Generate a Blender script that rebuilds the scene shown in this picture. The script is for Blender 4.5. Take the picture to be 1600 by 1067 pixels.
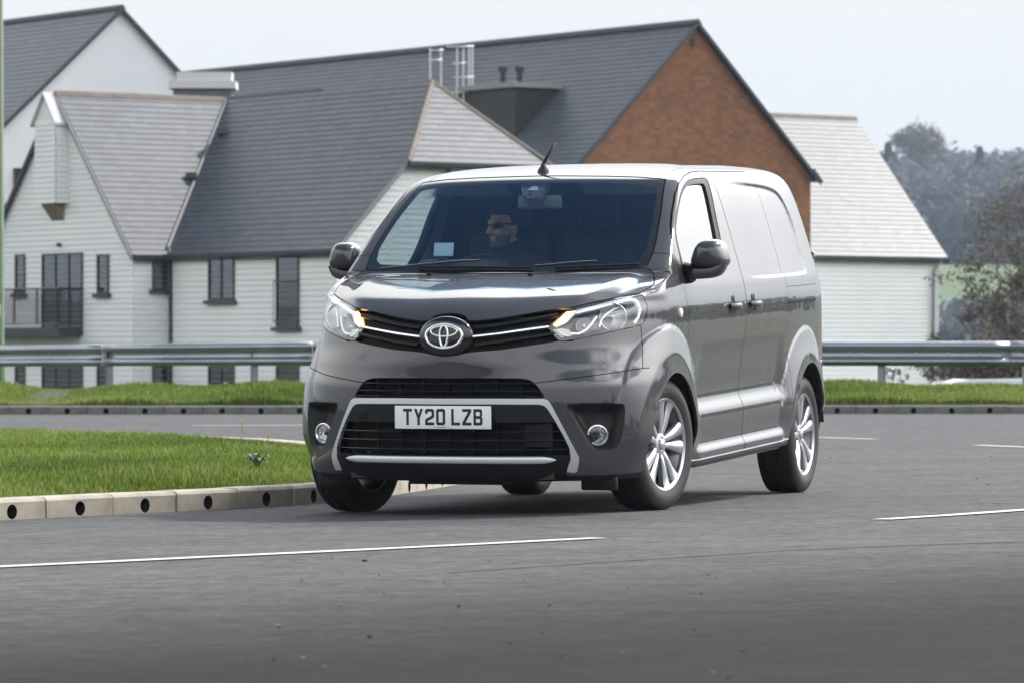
import bpy, bmesh, math, random
import numpy as np
from mathutils import Vector, Matrix
from mathutils.bvhtree import BVHTree

scene = bpy.context.scene
for _o in list(bpy.data.objects):
    bpy.data.objects.remove(_o)
random.seed(7)
RNG = np.random.default_rng(11)
R = math.radians

# ------------------------------------------------------------------ camera
FPX, HORIZON, CAM_H = 6424.3, 535.14, 0.8832          # focal length in photo pixels, eye level, eye height
cam_data = bpy.data.cameras.new("camera")
cam_data.sensor_width = 36.0
cam_data.lens = FPX / 1600.0 * 36.0
cam_data.clip_start, cam_data.clip_end = 0.5, 9000.0
cam_data.dof.use_dof = True
cam_data.dof.focus_distance = 21.2
cam_data.dof.aperture_fstop = 7.5
cam = bpy.data.objects.new("camera", cam_data)
scene.collection.objects.link(cam)
cam.location = (0.0, 0.0, CAM_H)
cam.rotation_euler = (math.pi / 2 + math.atan((HORIZON - 533.5) / FPX), 0.0, 0.0)
scene.camera = cam

# ------------------------------------------------------------------ sky and sun
SUN_AZ, SUN_EL = R(59.0), R(48.0)       # azimuth from +Y (view direction) towards +X; the sun stands behind the van to the right
world = bpy.data.worlds.new("World")
scene.world = world
world.use_nodes = True
wn, wl = world.node_tree.nodes, world.node_tree.links
wn.clear()
w_out = wn.new("ShaderNodeOutputWorld")
w_bg = wn.new("ShaderNodeBackground")
w_sky = wn.new("ShaderNodeTexSky")
w_sky.sky_type = 'NISHITA'
w_sky.sun_disc = False
w_sky.sun_elevation = SUN_EL
w_sky.sun_rotation = SUN_AZ
w_sky.altitude = 60.0
w_sky.air_density, w_sky.dust_density, w_sky.ozone_density = 1.0, 1.2, 1.0
# broken cloud: bright grey-white layer, thick towards the horizon, with blue gaps higher up
w_geo = wn.new("ShaderNodeTexCoord")
w_sep = wn.new("ShaderNodeSeparateXYZ")
wl.new(w_geo.outputs["Generated"], w_sep.inputs[0])
w_proj = wn.new("ShaderNodeVectorMath"); w_proj.operation = 'DIVIDE'
w_comb = wn.new("ShaderNodeCombineXYZ")
w_add = wn.new("ShaderNodeMath"); w_add.operation = 'ADD'; w_add.inputs[1].default_value = 0.22
w_abs = wn.new("ShaderNodeMath"); w_abs.operation = 'ABSOLUTE'
wl.new(w_sep.outputs[2], w_abs.inputs[0])
wl.new(w_abs.outputs[0], w_add.inputs[0])
for _i in range(3):
    wl.new(w_add.outputs[0], w_comb.inputs[_i])
wl.new(w_geo.outputs["Generated"], w_proj.inputs[0])
wl.new(w_comb.outputs[0], w_proj.inputs[1])
w_noise = wn.new("ShaderNodeTexNoise")
w_noise.inputs["Scale"].default_value = 1.25
w_noise.inputs["Detail"].default_value = 7.0
w_noise.inputs["Roughness"].default_value = 0.55
w_noise.inputs["Distortion"].default_value = 0.25
wl.new(w_proj.outputs[0], w_noise.inputs["Vector"])
w_hor = wn.new("ShaderNodeMapRange")                  # cover is closed at the horizon
w_hor.inputs[1].default_value, w_hor.inputs[2].default_value = 0.25, 0.88
w_hor.inputs[3].default_value, w_hor.inputs[4].default_value = 0.42, -0.26
wl.new(w_abs.outputs[0], w_hor.inputs[0])
w_sum = wn.new("ShaderNodeMath"); w_sum.operation = 'ADD'
wl.new(w_noise.outputs["Fac"], w_sum.inputs[0]); wl.new(w_hor.outputs[0], w_sum.inputs[1])
w_ramp = wn.new("ShaderNodeMapRange"); w_ramp.interpolation_type = 'SMOOTHSTEP'
w_ramp.inputs[1].default_value, w_ramp.inputs[2].default_value = 0.42, 0.64
wl.new(w_sum.outputs[0], w_ramp.inputs[0])
# thin cloud is lit from behind round the sun
w_dot = wn.new("ShaderNodeVectorMath"); w_dot.operation = 'DOT_PRODUCT'
w_dot.inputs[1].default_value = (math.sin(SUN_AZ) * math.cos(SUN_EL), math.cos(SUN_AZ) * math.cos(SUN_EL), math.sin(SUN_EL))
w_nrm = wn.new("ShaderNodeVectorMath"); w_nrm.operation = 'NORMALIZE'
wl.new(w_geo.outputs["Generated"], w_nrm.inputs[0]); wl.new(w_nrm.outputs[0], w_dot.inputs[0])
w_glow = wn.new("ShaderNodeMapRange"); w_glow.interpolation_type = 'SMOOTHERSTEP'
w_glow.inputs[1].default_value, w_glow.inputs[2].default_value = 0.45, 1.0
w_glow.inputs[3].default_value, w_glow.inputs[4].default_value = 1.0, 3.4
wl.new(w_dot.outputs["Value"], w_glow.inputs[0])
w_cl = wn.new("ShaderNodeVectorMath"); w_cl.operation = 'SCALE'
w_cl.inputs[0].default_value = (11.1, 11.2, 11.25)
w_ov = wn.new("ShaderNodeMapRange"); w_ov.interpolation_type = 'SMOOTHSTEP'      # an overcast sky is darker at the horizon than overhead
w_ov.inputs[1].default_value, w_ov.inputs[2].default_value = 0.03, 0.42
w_ov.inputs[3].default_value, w_ov.inputs[4].default_value = 0.56, 1.30
wl.new(w_abs.outputs[0], w_ov.inputs[0])
w_gm = wn.new("ShaderNodeMath"); w_gm.operation = 'MULTIPLY'
wl.new(w_glow.outputs[0], w_gm.inputs[0]); wl.new(w_ov.outputs[0], w_gm.inputs[1])
wl.new(w_gm.outputs[0], w_cl.inputs["Scale"])
w_mix = wn.new("ShaderNodeMix"); w_mix.data_type = 'RGBA'
wl.new(w_cl.outputs[0], w_mix.inputs["B"])
wl.new(w_ramp.outputs[0], w_mix.inputs["Factor"])
wl.new(w_sky.outputs[0], w_mix.inputs["A"])
wl.new(w_mix.outputs["Result"], w_bg.inputs["Color"])
w_bg.inputs["Strength"].default_value = 0.085
wl.new(w_bg.outputs[0], w_out.inputs["Surface"])

sun_data = bpy.data.lights.new("sun", 'SUN')
sun_data.energy = 2.5
sun_data.angle = R(4.0)
sun_data.color = (1.0, 0.965, 0.92)
sun = bpy.data.objects.new("sun", sun_data)
scene.collection.objects.link(sun)
_sd = Vector((math.sin(SUN_AZ) * math.cos(SUN_EL), math.cos(SUN_AZ) * math.cos(SUN_EL), math.sin(SUN_EL)))
sun.rotation_euler = _sd.to_track_quat('Z', 'Y').to_euler()
sun.location = _sd * 60

scene.view_settings.view_transform = 'Standard'
scene.view_settings.look = 'None'
scene.view_settings.exposure = 0.68
scene.view_settings.gamma = 1.0
scene.render.engine = 'CYCLES'
scene.cycles.use_denoising = True
scene.cycles.max_bounces = 9
scene.cycles.transparent_max_bounces = 24
scene.cycles.caustics_reflective = False
scene.cycles.caustics_refractive = False
scene.cycles.sample_clamp_indirect = 6.0

# ------------------------------------------------------------------ helpers
def _set(node, **kw):
    for k, v in kw.items():
        k = k.replace('_', ' ')
        if k in node.inputs:
            node.inputs[k].default_value = v

MATS = {}
def pmat(name, color, rough=0.5, metal=0.0, coat=0.0, coat_rough=0.03, spec=0.5, noise=None, bump=None, emis=None, sss=None):
    """principled material; noise=(scale, amount[, color2]) breaks the colour up, bump=(scale, strength, distance)"""
    if name in MATS:
        return MATS[name]
    m = bpy.data.materials.new(name)
    m.use_nodes = True
    nt = m.node_tree
    b = nt.nodes["Principled BSDF"]
    c = tuple(color) + (1.0,)
    _set(b, Base_Color=c, Roughness=rough, Metallic=metal, Coat_Weight=coat, Coat_Roughness=coat_rough, Specular_IOR_Level=spec)
    tc = None
    if noise or bump:
        tc = nt.nodes.new("ShaderNodeTexCoord")
    if noise:
        n = nt.nodes.new("ShaderNodeTexNoise")
        n.inputs["Scale"].default_value = noise[0]
        n.inputs["Detail"].default_value = 6.0
        nt.links.new(tc.outputs["Object"], n.inputs["Vector"])
        mx = nt.nodes.new("ShaderNodeMix"); mx.data_type = 'RGBA'
        c2 = noise[2] if len(noise) > 2 else tuple(v * (1 - noise[1]) for v in color)
        c1 = color if len(noise) > 2 else tuple(v * (1 + noise[1]) for v in color)
        mx.inputs["A"].default_value = tuple(c1) + (1,)
        mx.inputs["B"].default_value = tuple(c2) + (1,)
        mr = nt.nodes.new("ShaderNodeMapRange")
        mr.inputs[1].default_value, mr.inputs[2].default_value = 0.3, 0.7
        nt.links.new(n.outputs["Fac"], mr.inputs[0])
        nt.links.new(mr.outputs[0], mx.inputs["Factor"])
        nt.links.new(mx.outputs["Result"], b.inputs["Base Color"])
    if bump:
        n = nt.nodes.new("ShaderNodeTexNoise")
        n.inputs["Scale"].default_value = bump[0]
        n.inputs["Detail"].default_value = 4.0
        nt.links.new(tc.outputs["Object"], n.inputs["Vector"])
        bp = nt.nodes.new("ShaderNodeBump")
        bp.inputs["Strength"].default_value = bump[1]
        bp.inputs["Distance"].default_value = bump[2]
        nt.links.new(n.outputs["Fac"], bp.inputs["Height"])
        nt.links.new(bp.outputs[0], b.inputs["Normal"])
    if emis:
        b.inputs["Emission Color"].default_value = tuple(emis[0]) + (1,)
        b.inputs["Emission Strength"].default_value = emis[1]
    if sss:
        b.inputs["Subsurface Weight"].default_value = sss
        b.inputs["Subsurface Radius"].default_value = (0.02, 0.008, 0.004)
        b.inputs["Subsurface Scale"].default_value = 0.5
    MATS[name] = m
    return m

def glass_mat(name, tint=(0.85, 0.93, 0.9), rough=0.0, refl=(1, 1, 1), opacity=0.0, ior=1.5):
    """thin pane: Fresnel mirror over a tinted clear pane"""
    if name in MATS:
        return MATS[name]
    m = bpy.data.materials.new(name); m.use_nodes = True
    nt = m.node_tree; nt.nodes.clear()
    out = nt.nodes.new("ShaderNodeOutputMaterial")
    tr = nt.nodes.new("ShaderNodeBsdfTransparent"); tr.inputs[0].default_value = tuple(tint) + (1,)
    gl = nt.nodes.new("ShaderNodeBsdfGlossy"); gl.inputs["Roughness"].default_value = rough
    gl.inputs["Color"].default_value = tuple(refl) + (1,)
    geo = nt.nodes.new("ShaderNodeNewGeometry")
    dt = nt.nodes.new("ShaderNodeVectorMath"); dt.operation = 'DOT_PRODUCT'
    nt.links.new(geo.outputs["Normal"], dt.inputs[0]); nt.links.new(geo.outputs["Incoming"], dt.inputs[1])
    ab = nt.nodes.new("ShaderNodeMath"); ab.operation = 'ABSOLUTE'; nt.links.new(dt.outputs["Value"], ab.inputs[0])
    om = nt.nodes.new("ShaderNodeMath"); om.operation = 'SUBTRACT'; om.inputs[0].default_value = 1.0; nt.links.new(ab.outputs[0], om.inputs[1])
    pw = nt.nodes.new("ShaderNodeMath"); pw.operation = 'POWER'; pw.inputs[1].default_value = 5.0; nt.links.new(om.outputs[0], pw.inputs[0])
    f0 = ((ior - 1) / (ior + 1)) ** 2
    fr = nt.nodes.new("ShaderNodeMath"); fr.operation = 'MULTIPLY_ADD'; fr.inputs[1].default_value = 1 - f0; fr.inputs[2].default_value = f0
    nt.links.new(pw.outputs[0], fr.inputs[0])
    # both faces of the pane mirror: 2F/(1+F)
    a = nt.nodes.new("ShaderNodeMath"); a.operation = 'MULTIPLY'; a.inputs[1].default_value = 2.0
    b = nt.nodes.new("ShaderNodeMath"); b.operation = 'ADD'; b.inputs[1].default_value = 1.0
    d = nt.nodes.new("ShaderNodeMath"); d.operation = 'DIVIDE'
    nt.links.new(fr.outputs[0], a.inputs[0]); nt.links.new(fr.outputs[0], b.inputs[0])
    nt.links.new(a.outputs[0], d.inputs[0]); nt.links.new(b.outputs[0], d.inputs[1])
    mx = nt.nodes.new("ShaderNodeMixShader")
    nt.links.new(d.outputs[0], mx.inputs[0]); nt.links.new(tr.outputs[0], mx.inputs[1]); nt.links.new(gl.outputs[0], mx.inputs[2])
    nt.links.new(mx.outputs[0], out.inputs["Surface"])
    MATS[name] = m
    return m

def new_obj(name, verts, faces, mat=None, parent=None, smooth=False, normals=None, angle=None):
    me = bpy.data.meshes.new(name)
    me.from_pydata([tuple(map(float, v)) for v in verts], [], [tuple(map(int, f)) for f in faces])
    if smooth:
        me.shade_smooth()
        if angle is not None:
            me.set_sharp_from_angle(angle=angle)
    if normals is not None:
        me.shade_smooth()
        me.normals_split_custom_set_from_vertices([tuple(map(float, n)) for n in normals])
    o = bpy.data.objects.new(name, me)
    scene.collection.objects.link(o)
    if mat is not None:
        for mm in (mat if isinstance(mat, (list, tuple)) else [mat]):
            me.materials.append(mm)
    if parent is not None:
        o.parent = parent
    return o

def empty(name, label, cat, loc=(0, 0, 0), rotz=0.0, group=None):
    o = bpy.data.objects.new(name, None)
    scene.collection.objects.link(o)
    o.location = loc
    o.rotation_euler = (0, 0, rotz)
    tag(o, label, cat, group)
    return o

def tag(o, label=None, cat=None, group=None, kind=None):
    if label: o["label"] = label
    if cat: o["category"] = cat
    if group: o["group"] = group
    if kind: o["kind"] = kind
    return o

class MB:
    """collects shapes into one mesh"""
    def __init__(self):
        self.v, self.f, self.m = [], [], []
        self.mi = 0
    def add(self, verts, faces):
        o = len(self.v)
        self.v += [tuple(p) for p in verts]
        self.f += [tuple(i + o for i in f) for f in faces]
        self.m += [self.mi] * len(faces)
        return self
    def box(self, c, s, mat=None, bevel=0.0):
        hx, hy, hz = s[0] / 2, s[1] / 2, s[2] / 2
        if bevel > 0:
            return self.rbox(c, s, bevel, mat)
        vs = [(x, y, z) for z in (-hz, hz) for y in (-hy, hy) for x in (-hx, hx)]
        fs = [(0, 2, 3, 1), (4, 5, 7, 6), (0, 1, 5, 4), (2, 6, 7, 3), (0, 4, 6, 2), (1, 3, 7, 5)]
        if mat is not None:
            vs = [mat @ Vector(p) for p in vs]
        return self.add([(p[0] + c[0], p[1] + c[1], p[2] + c[2]) for p in vs], fs)
    def rbox(self, c, s, r, mat=None):
        bm = bmesh.new()
        bmesh.ops.create_cube(bm, size=1.0)
        for v in bm.verts:
            v.co = Vector((v.co.x * s[0], v.co.y * s[1], v.co.z * s[2]))
        bmesh.ops.bevel(bm, geom=bm.edges[:], offset=min(r, min(s) * 0.49), segments=3, profile=0.5, affect='EDGES')
        vs = [v.co.copy() for v in bm.verts]
        fs = [[v.index for v in f.verts] for f in bm.faces]
        bm.free()
        if mat is not None:
            vs = [mat @ p for p in vs]
        return self.add([(p[0] + c[0], p[1] + c[1], p[2] + c[2]) for p in vs], fs)
    def tube(self, pts, r, seg=8, caps=True, closed=False):
        pts = [Vector(p) for p in pts]
        n = len(pts)
        rs = r if isinstance(r, (list, tuple)) else [r] * n
        o = len(self.v); ring = []
        up = None
        for i in range(n):
            a = pts[(i - 1) % n] if (closed or i > 0) else pts[i]
            b = pts[(i + 1) % n] if (closed or i < n - 1) else pts[i]
            t = (b - a).normalized()
            if up is None:
                up = Vector((0, 0, 1)) if abs(t.z) < 0.9 else Vector((1, 0, 0))
            s = t.cross(up)
            if s.length < 1e-6:
                s = t.orthogonal()
            s.normalize(); up = s.cross(t).normalized()
            for k in range(seg):
                q = 2 * math.pi * k / seg
                ring.append(pts[i] + (s * math.cos(q) + up * math.sin(q)) * rs[i])
        fs = []
        m = n if closed else n - 1
        for i in range(m):
            for k in range(seg):
                a, b = i * seg + k, i * seg + (k + 1) % seg
                c, d = ((i + 1) % n) * seg + (k + 1) % seg, ((i + 1) % n) * seg + k
                fs.append((a, b, c, d))
        if caps and not closed:
            fs.append(tuple(range(seg - 1, -1, -1)))
            fs.append(tuple((n - 1) * seg + k for k in range(seg)))
        return self.add(ring, fs)
    def lathe(self, prof, seg=32, axis='x', c=(0, 0, 0), closed=False):
        """prof: (offset along axis, radius)"""
        vs, fs = [], []
        n = len(prof)
        for (h, r) in prof:
            for k in range(seg):
                q = 2 * math.pi * k / seg
                p = {'x': (h, r * math.cos(q), r * math.sin(q)), 'y': (r * math.cos(q), h, r * math.sin(q)), 'z': (r * math.cos(q), r * math.sin(q), h)}[axis]
                vs.append((p[0] + c[0], p[1] + c[1], p[2] + c[2]))
        for i in range(n if closed else n - 1):
            j = (i + 1) % n
            for k in range(seg):
                fs.append((i * seg + k, i * seg + (k + 1) % seg, j * seg + (k + 1) % seg, j * seg + k))
        return self.add(vs, fs)
    def prism(self, poly, d0, d1, fn):
        """poly: 2D outline; fn(u, v, d) -> point; extruded from d0 to d1"""
        n = len(poly)
        vs = [fn(u, v, d0) for u, v in poly] + [fn(u, v, d1) for u, v in poly]
        fs = [tuple(range(n - 1, -1, -1)), tuple(range(n, 2 * n))]
        fs += [(i, (i + 1) % n, n + (i + 1) % n, n + i) for i in range(n)]
        return self.add(vs, fs)
    def build(self, name, mat=None, parent=None, smooth=False, angle=None):
        o = new_obj(name, self.v, self.f, mat, parent, smooth, None, angle)
        if isinstance(mat, (list, tuple)) and len(mat) > 1:
            o.data.polygons.foreach_set("material_index", self.m)
        return o
# =================================================================== the ground
def sst(a, b, x):
    t = np.clip((np.asarray(x, float) - a) / (b - a), 0, 1)
    return t * t * (3 - 2 * t)

def road_z(x, y):
    """height of the carriageway: slight crossfall under the van, level further off"""
    x, y = np.asarray(x, float), np.asarray(y, float)
    b = .0162 * (1 - sst(27, 45, y))
    ys = np.where(y < 24, y, 24 + 2.2 * np.tanh((y - 24) / 2.2))
    ys = np.maximum(ys, 6)
    return .1815 - .0086 * ys + b * np.clip(x, -7, 7)

def unproject(u, v, d):
    return np.array([(u - 800) / FPX * d, d, CAM_H + (HORIZON - v) / FPX * d])

def ground_at(u, v, dz=0.0):
    """spot of the road surface that shows at a place of the photograph"""
    d = 25.0
    for _ in range(60):
        x = (u - 800) / FPX * d
        d = .5 * d + .5 * (CAM_H - float(road_z(x, d)) - dz) / ((v - HORIZON) / FPX)
    x = (u - 800) / FPX * d
    return np.array([x, d, float(road_z(x, d)) + dz])

# ---- materials
def asphalt_mat():
    m = bpy.data.materials.new("asphalt"); m.use_nodes = True
    nt = m.node_tree; b = nt.nodes["Principled BSDF"]
    tc = nt.nodes.new("ShaderNodeTexCoord")
    def noise(scale, detail=5, rough=.6):
        n = nt.nodes.new("ShaderNodeTexNoise"); n.inputs["Scale"].default_value = scale
        n.inputs["Detail"].default_value = detail; n.inputs["Roughness"].default_value = rough
        nt.links.new(tc.outputs["Object"], n.inputs["Vector"]); return n
    big, mid, fine = noise(.35, 4), noise(16, 8, .85), noise(60, 3, .7)
    vor = nt.nodes.new("ShaderNodeTexVoronoi"); vor.inputs["Scale"].default_value = 70
    nt.links.new(tc.outputs["Object"], vor.inputs["Vector"])
    def mixc(fac, a, bb):
        mx = nt.nodes.new("ShaderNodeMix"); mx.data_type = 'RGBA'
        nt.links.new(fac, mx.inputs["Factor"])
        for k, c in (("A", a), ("B", bb)):
            if isinstance(c, tuple): mx.inputs[k].default_value = c + (1,)
            else: nt.links.new(c, mx.inputs[k])
        return mx.outputs["Result"]
    def ramp(src, lo, hi):
        r = nt.nodes.new("ShaderNodeMapRange"); r.inputs[1].default_value, r.inputs[2].default_value = lo, hi
        nt.links.new(src, r.inputs[0]); return r.outputs[0]
    c = mixc(ramp(big.outputs["Fac"], .35, .65), (.078, .079, .083), (.116, .116, .119))
    c2 = mixc(ramp(mid.outputs["Fac"], .3, .7), (.020, .020, .022), (.190, .190, .192))
    c = mixc(ramp(fine.outputs["Fac"], .15, .65), c, c2)
    c = mixc(ramp(vor.outputs["Color"], .80, .97), c, (.12, .117, .113))
    # tyre-polished streaks along the bend
    mp = nt.nodes.new("ShaderNodeMapping"); mp.inputs["Rotation"].default_value = (0, 0, R(-38)); mp.inputs["Scale"].default_value = (.12, 2.2, 1)
    nt.links.new(tc.outputs["Object"], mp.inputs["Vector"])
    st = nt.nodes.new("ShaderNodeTexNoise"); st.inputs["Scale"].default_value = 1.0; st.inputs["Detail"].default_value = 5
    nt.links.new(mp.outputs[0], st.inputs["Vector"])
    mul = nt.nodes.new("ShaderNodeMix"); mul.data_type = 'RGBA'; mul.blend_type = 'MULTIPLY'; mul.inputs["Factor"].default_value = 1
    nt.links.new(c, mul.inputs["A"]); nt.links.new(mixc(ramp(st.outputs["Fac"], .32, .68), (.86, .86, .865), (1.06, 1.06, 1.055)), mul.inputs["B"])
    c = mul.outputs["Result"]
    # coarse chippings and worn patches, laid with the paver
    for sc_, lo, hi in (((3.2, 9.0, 1), .62, 1.32), ((9.0, 24.0, 1), .55, 1.42)):
        mp2 = nt.nodes.new("ShaderNodeMapping"); mp2.inputs["Scale"].default_value = sc_; mp2.inputs["Rotation"].default_value = (0, 0, R(-12))
        nt.links.new(tc.outputs["Object"], mp2.inputs["Vector"])
        n3 = nt.nodes.new("ShaderNodeTexNoise"); n3.inputs["Scale"].default_value = 1.0; n3.inputs["Detail"].default_value = 6; n3.inputs["Roughness"].default_value = .75
        nt.links.new(mp2.outputs[0], n3.inputs["Vector"])
        mul = nt.nodes.new("ShaderNodeMix"); mul.data_type = 'RGBA'; mul.blend_type = 'MULTIPLY'; mul.inputs["Factor"].default_value = 1
        nt.links.new(c, mul.inputs["A"]); nt.links.new(mixc(ramp(n3.outputs["Fac"], .30, .70), (lo, lo, lo * 1.01), (hi, hi, hi * .985)), mul.inputs["B"])
        c = mul.outputs["Result"]
    # nearer bed is darker and browner, with gradual foreground shading painted into the colour
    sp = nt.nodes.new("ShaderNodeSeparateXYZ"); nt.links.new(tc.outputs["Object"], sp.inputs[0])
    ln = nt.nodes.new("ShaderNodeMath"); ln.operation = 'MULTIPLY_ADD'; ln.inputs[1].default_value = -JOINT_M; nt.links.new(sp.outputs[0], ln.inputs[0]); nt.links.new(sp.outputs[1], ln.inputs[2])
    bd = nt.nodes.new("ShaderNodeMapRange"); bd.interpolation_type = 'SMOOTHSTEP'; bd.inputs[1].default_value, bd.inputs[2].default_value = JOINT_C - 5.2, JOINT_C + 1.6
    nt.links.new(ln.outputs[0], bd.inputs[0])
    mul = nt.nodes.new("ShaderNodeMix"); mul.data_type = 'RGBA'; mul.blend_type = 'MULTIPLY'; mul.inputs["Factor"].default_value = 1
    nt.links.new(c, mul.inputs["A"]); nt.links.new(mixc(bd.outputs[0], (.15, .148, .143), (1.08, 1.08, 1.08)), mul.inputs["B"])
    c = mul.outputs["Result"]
    nt.links.new(c, b.inputs["Base Color"])
    b.inputs["Roughness"].default_value = .80; b.inputs["Specular IOR Level"].default_value = .08
    bp = nt.nodes.new("ShaderNodeBump"); bp.inputs["Strength"].default_value = .6; bp.inputs["Distance"].default_value = .006
    nt.links.new(fine.outputs["Fac"], bp.inputs["Height"]); nt.links.new(bp.outputs[0], b.inputs["Normal"])
    return m
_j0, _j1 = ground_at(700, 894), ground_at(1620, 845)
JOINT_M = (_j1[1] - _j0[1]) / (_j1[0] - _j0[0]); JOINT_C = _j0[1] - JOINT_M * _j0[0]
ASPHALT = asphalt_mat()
SOIL = pmat("grass_ground", (.035, .060, .012), .9, noise=(3.0, .0, (.060, .055, .022)))
CONC = pmat("kerb_concrete", (.56, .50, .41), .8, noise=(4, .0, (.27, .235, .19)), bump=(60, .5, .004))
CONCD = pmat("shaded_kerb_concrete", (.17, .16, .15), .85, noise=(9, .0, (.115, .11, .105)), bump=(60, .5, .004))  # far kerb's face is in shade; that shade is put into this colour
HOLE = pmat("drain_hole_dark", (.012, .012, .012), .9)
PAINTW = pmat("road_paint", (.72, .72, .70), .6, noise=(40, .0, (.42, .42, .41)), bump=(80, .3, .002))

def grid_sheet(name, xs, ys, zf, mat, keep=None):
    X, Y = np.meshgrid(xs, ys)
    Z = zf(X, Y)
    nx, ny = len(xs), len(ys)
    V = np.stack([X.ravel(), Y.ravel(), Z.ravel()], 1)
    i = np.arange(nx * ny).reshape(ny, nx)
    F = np.stack([i[:-1, :-1], i[:-1, 1:], i[1:, 1:], i[1:, :-1]], -1).reshape(-1, 4)
    if keep is not None:
        c = V[F].mean(1); F = F[keep(c[:, 0], c[:, 1])]
    me = bpy.data.meshes.new(name)
    me.from_pydata(V.tolist(), [], F.tolist())
    me.shade_smooth()
    o = bpy.data.objects.new(name, me); scene.collection.objects.link(o); me.materials.append(mat)
    return tag(o, kind="structure")

# far kerb line (plan) and the land behind it
def far_kerb_y(x):
    return 53.4 + .045 * np.asarray(x, float) + .004 * np.asarray(x, float)**2 * (np.asarray(x, float) < 0) * .3
def land_z(x, y):
    x, y = np.asarray(x, float), np.asarray(y, float)
    k = far_kerb_y(np.clip(x, -60, 60))
    verge = -.075 + .165 * sst(k + .06, k + .14, y) + .16 * sst(k + .2, k + 2.6, y)
    fall = -2.15 * sst(k + 3.0, k + 22, y)
    z = verge + fall
    # valley floor, then the far hillside
    z = z - 3.0 * sst(150, 330, y) + 17.0 * sst(330, 640, y + 40 * np.sin(x / 90)) + 16.5 * sst(600, 980, y) - 6.0 * sst(-60, -500, x) * sst(300, 600, y)
    side = np.maximum(sst(9.3, 12, x), sst(-9, -16, x) * (y > 30))
    near = -.10 + .22 * side + .5 * sst(14, 45, x)
    w = sst(k - .5, k + .02, y)
    return near * (1 - w) * (y < k) + np.where(y >= k, z, z * w)
_xs = np.concatenate([np.linspace(-3200, -160, 26), np.linspace(-150, 150, 151), np.linspace(160, 3200, 26)])
_ys = np.concatenate([np.linspace(-700, -60, 14), np.linspace(-50, 48, 50), np.linspace(49, 60, 140), np.linspace(61, 100, 30), np.linspace(105, 1100, 90), np.linspace(1150, 5000, 20)])
grid_sheet("terrain", _xs, _ys, land_z, SOIL)
_xs = np.linspace(-60, 9.2, 140); _ys = np.concatenate([np.linspace(-45, 12, 20), np.linspace(12.5, 52, 120), np.linspace(52.2, 53.6, 6)])
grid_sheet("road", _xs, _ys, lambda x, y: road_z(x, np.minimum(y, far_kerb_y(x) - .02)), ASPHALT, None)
for o_ in (bpy.data.objects["road"],):
    me_ = o_.data
    for v_ in me_.vertices:                      # the far edge of the carriageway follows the kerb
        ky = float(far_kerb_y(v_.co.x)) + .03
        if v_.co.y > ky: v_.co.y = ky
    me_.update()

# ---- road markings: sheets on the carriageway
def marking(px, w, label=None):
    p = np.array([ground_at(u, v) for u, v in px])
    s = np.concatenate([[0], np.cumsum(np.linalg.norm(np.diff(p[:, :2], axis=0), axis=1))])
    n = max(3, int(s[-1] / .25))
    t = np.linspace(0, s[-1], n)
    q = np.stack([np.interp(t, s, p[:, i]) for i in range(2)], 1)
    d = np.gradient(q, axis=0); d /= np.linalg.norm(d, axis=1, keepdims=True)
    nrm = np.stack([-d[:, 1], d[:, 0]], 1)
    vs = []
    for sg in (-1, 1):
        e = q + nrm * sg * w / 2
        e += nrm * (RNG.random((len(e), 1)) - .5) * .012
        vs += [(x, y, float(road_z(x, y)) + .005) for x, y in e]
    fs = [(i, i + 1, n + i + 1, n + i) for i in range(n - 1)]
    return tag(new_obj("road_marking", vs, fs, PAINTW), kind="structure")
marking([(-150, 893), (0, 886), (300, 872), (620, 857), (935, 841)], .12)
marking([(1375, 812), (1480, 805.5), (1600, 797), (1900, 774)], .12)
marking([(300, 664.7), (400, 664.5), (640, 664.2)], .14)
marking([(1150, 679.5), (1270, 683), (1366, 686)], .12)
marking([(1526, 695.5), (1600, 698.5), (1750, 704)], .12)
# dark joint between two tarmac beds
def joint(px, w):
    p = np.array([ground_at(u, v) for u, v in px])
    vs, n = [], 60
    t = np.linspace(0, 1, n); xs_ = np.interp(t, np.linspace(0, 1, len(p)), p[:, 0]); ys_ = np.interp(t, np.linspace(0, 1, len(p)), p[:, 1])
    for sg in (-1, 1):
        for x, y in zip(xs_, ys_):
            yy = y + sg * w / 2 * (.5 + RNG.random()) + .02 * math.sin(x * 3.1)
            vs.append((x, yy, float(road_z(x, yy)) + .004))
    return tag(new_obj("tarmac_joint", vs, [(i, i + 1, n + i + 1, n + i) for i in range(n - 1)], pmat("bitumen_joint", (.022, .022, .023), .6)), kind="structure")
joint([(700, 894), (980, 876), (1250, 858), (1420, 851), (1620, 845)], .035)

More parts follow.
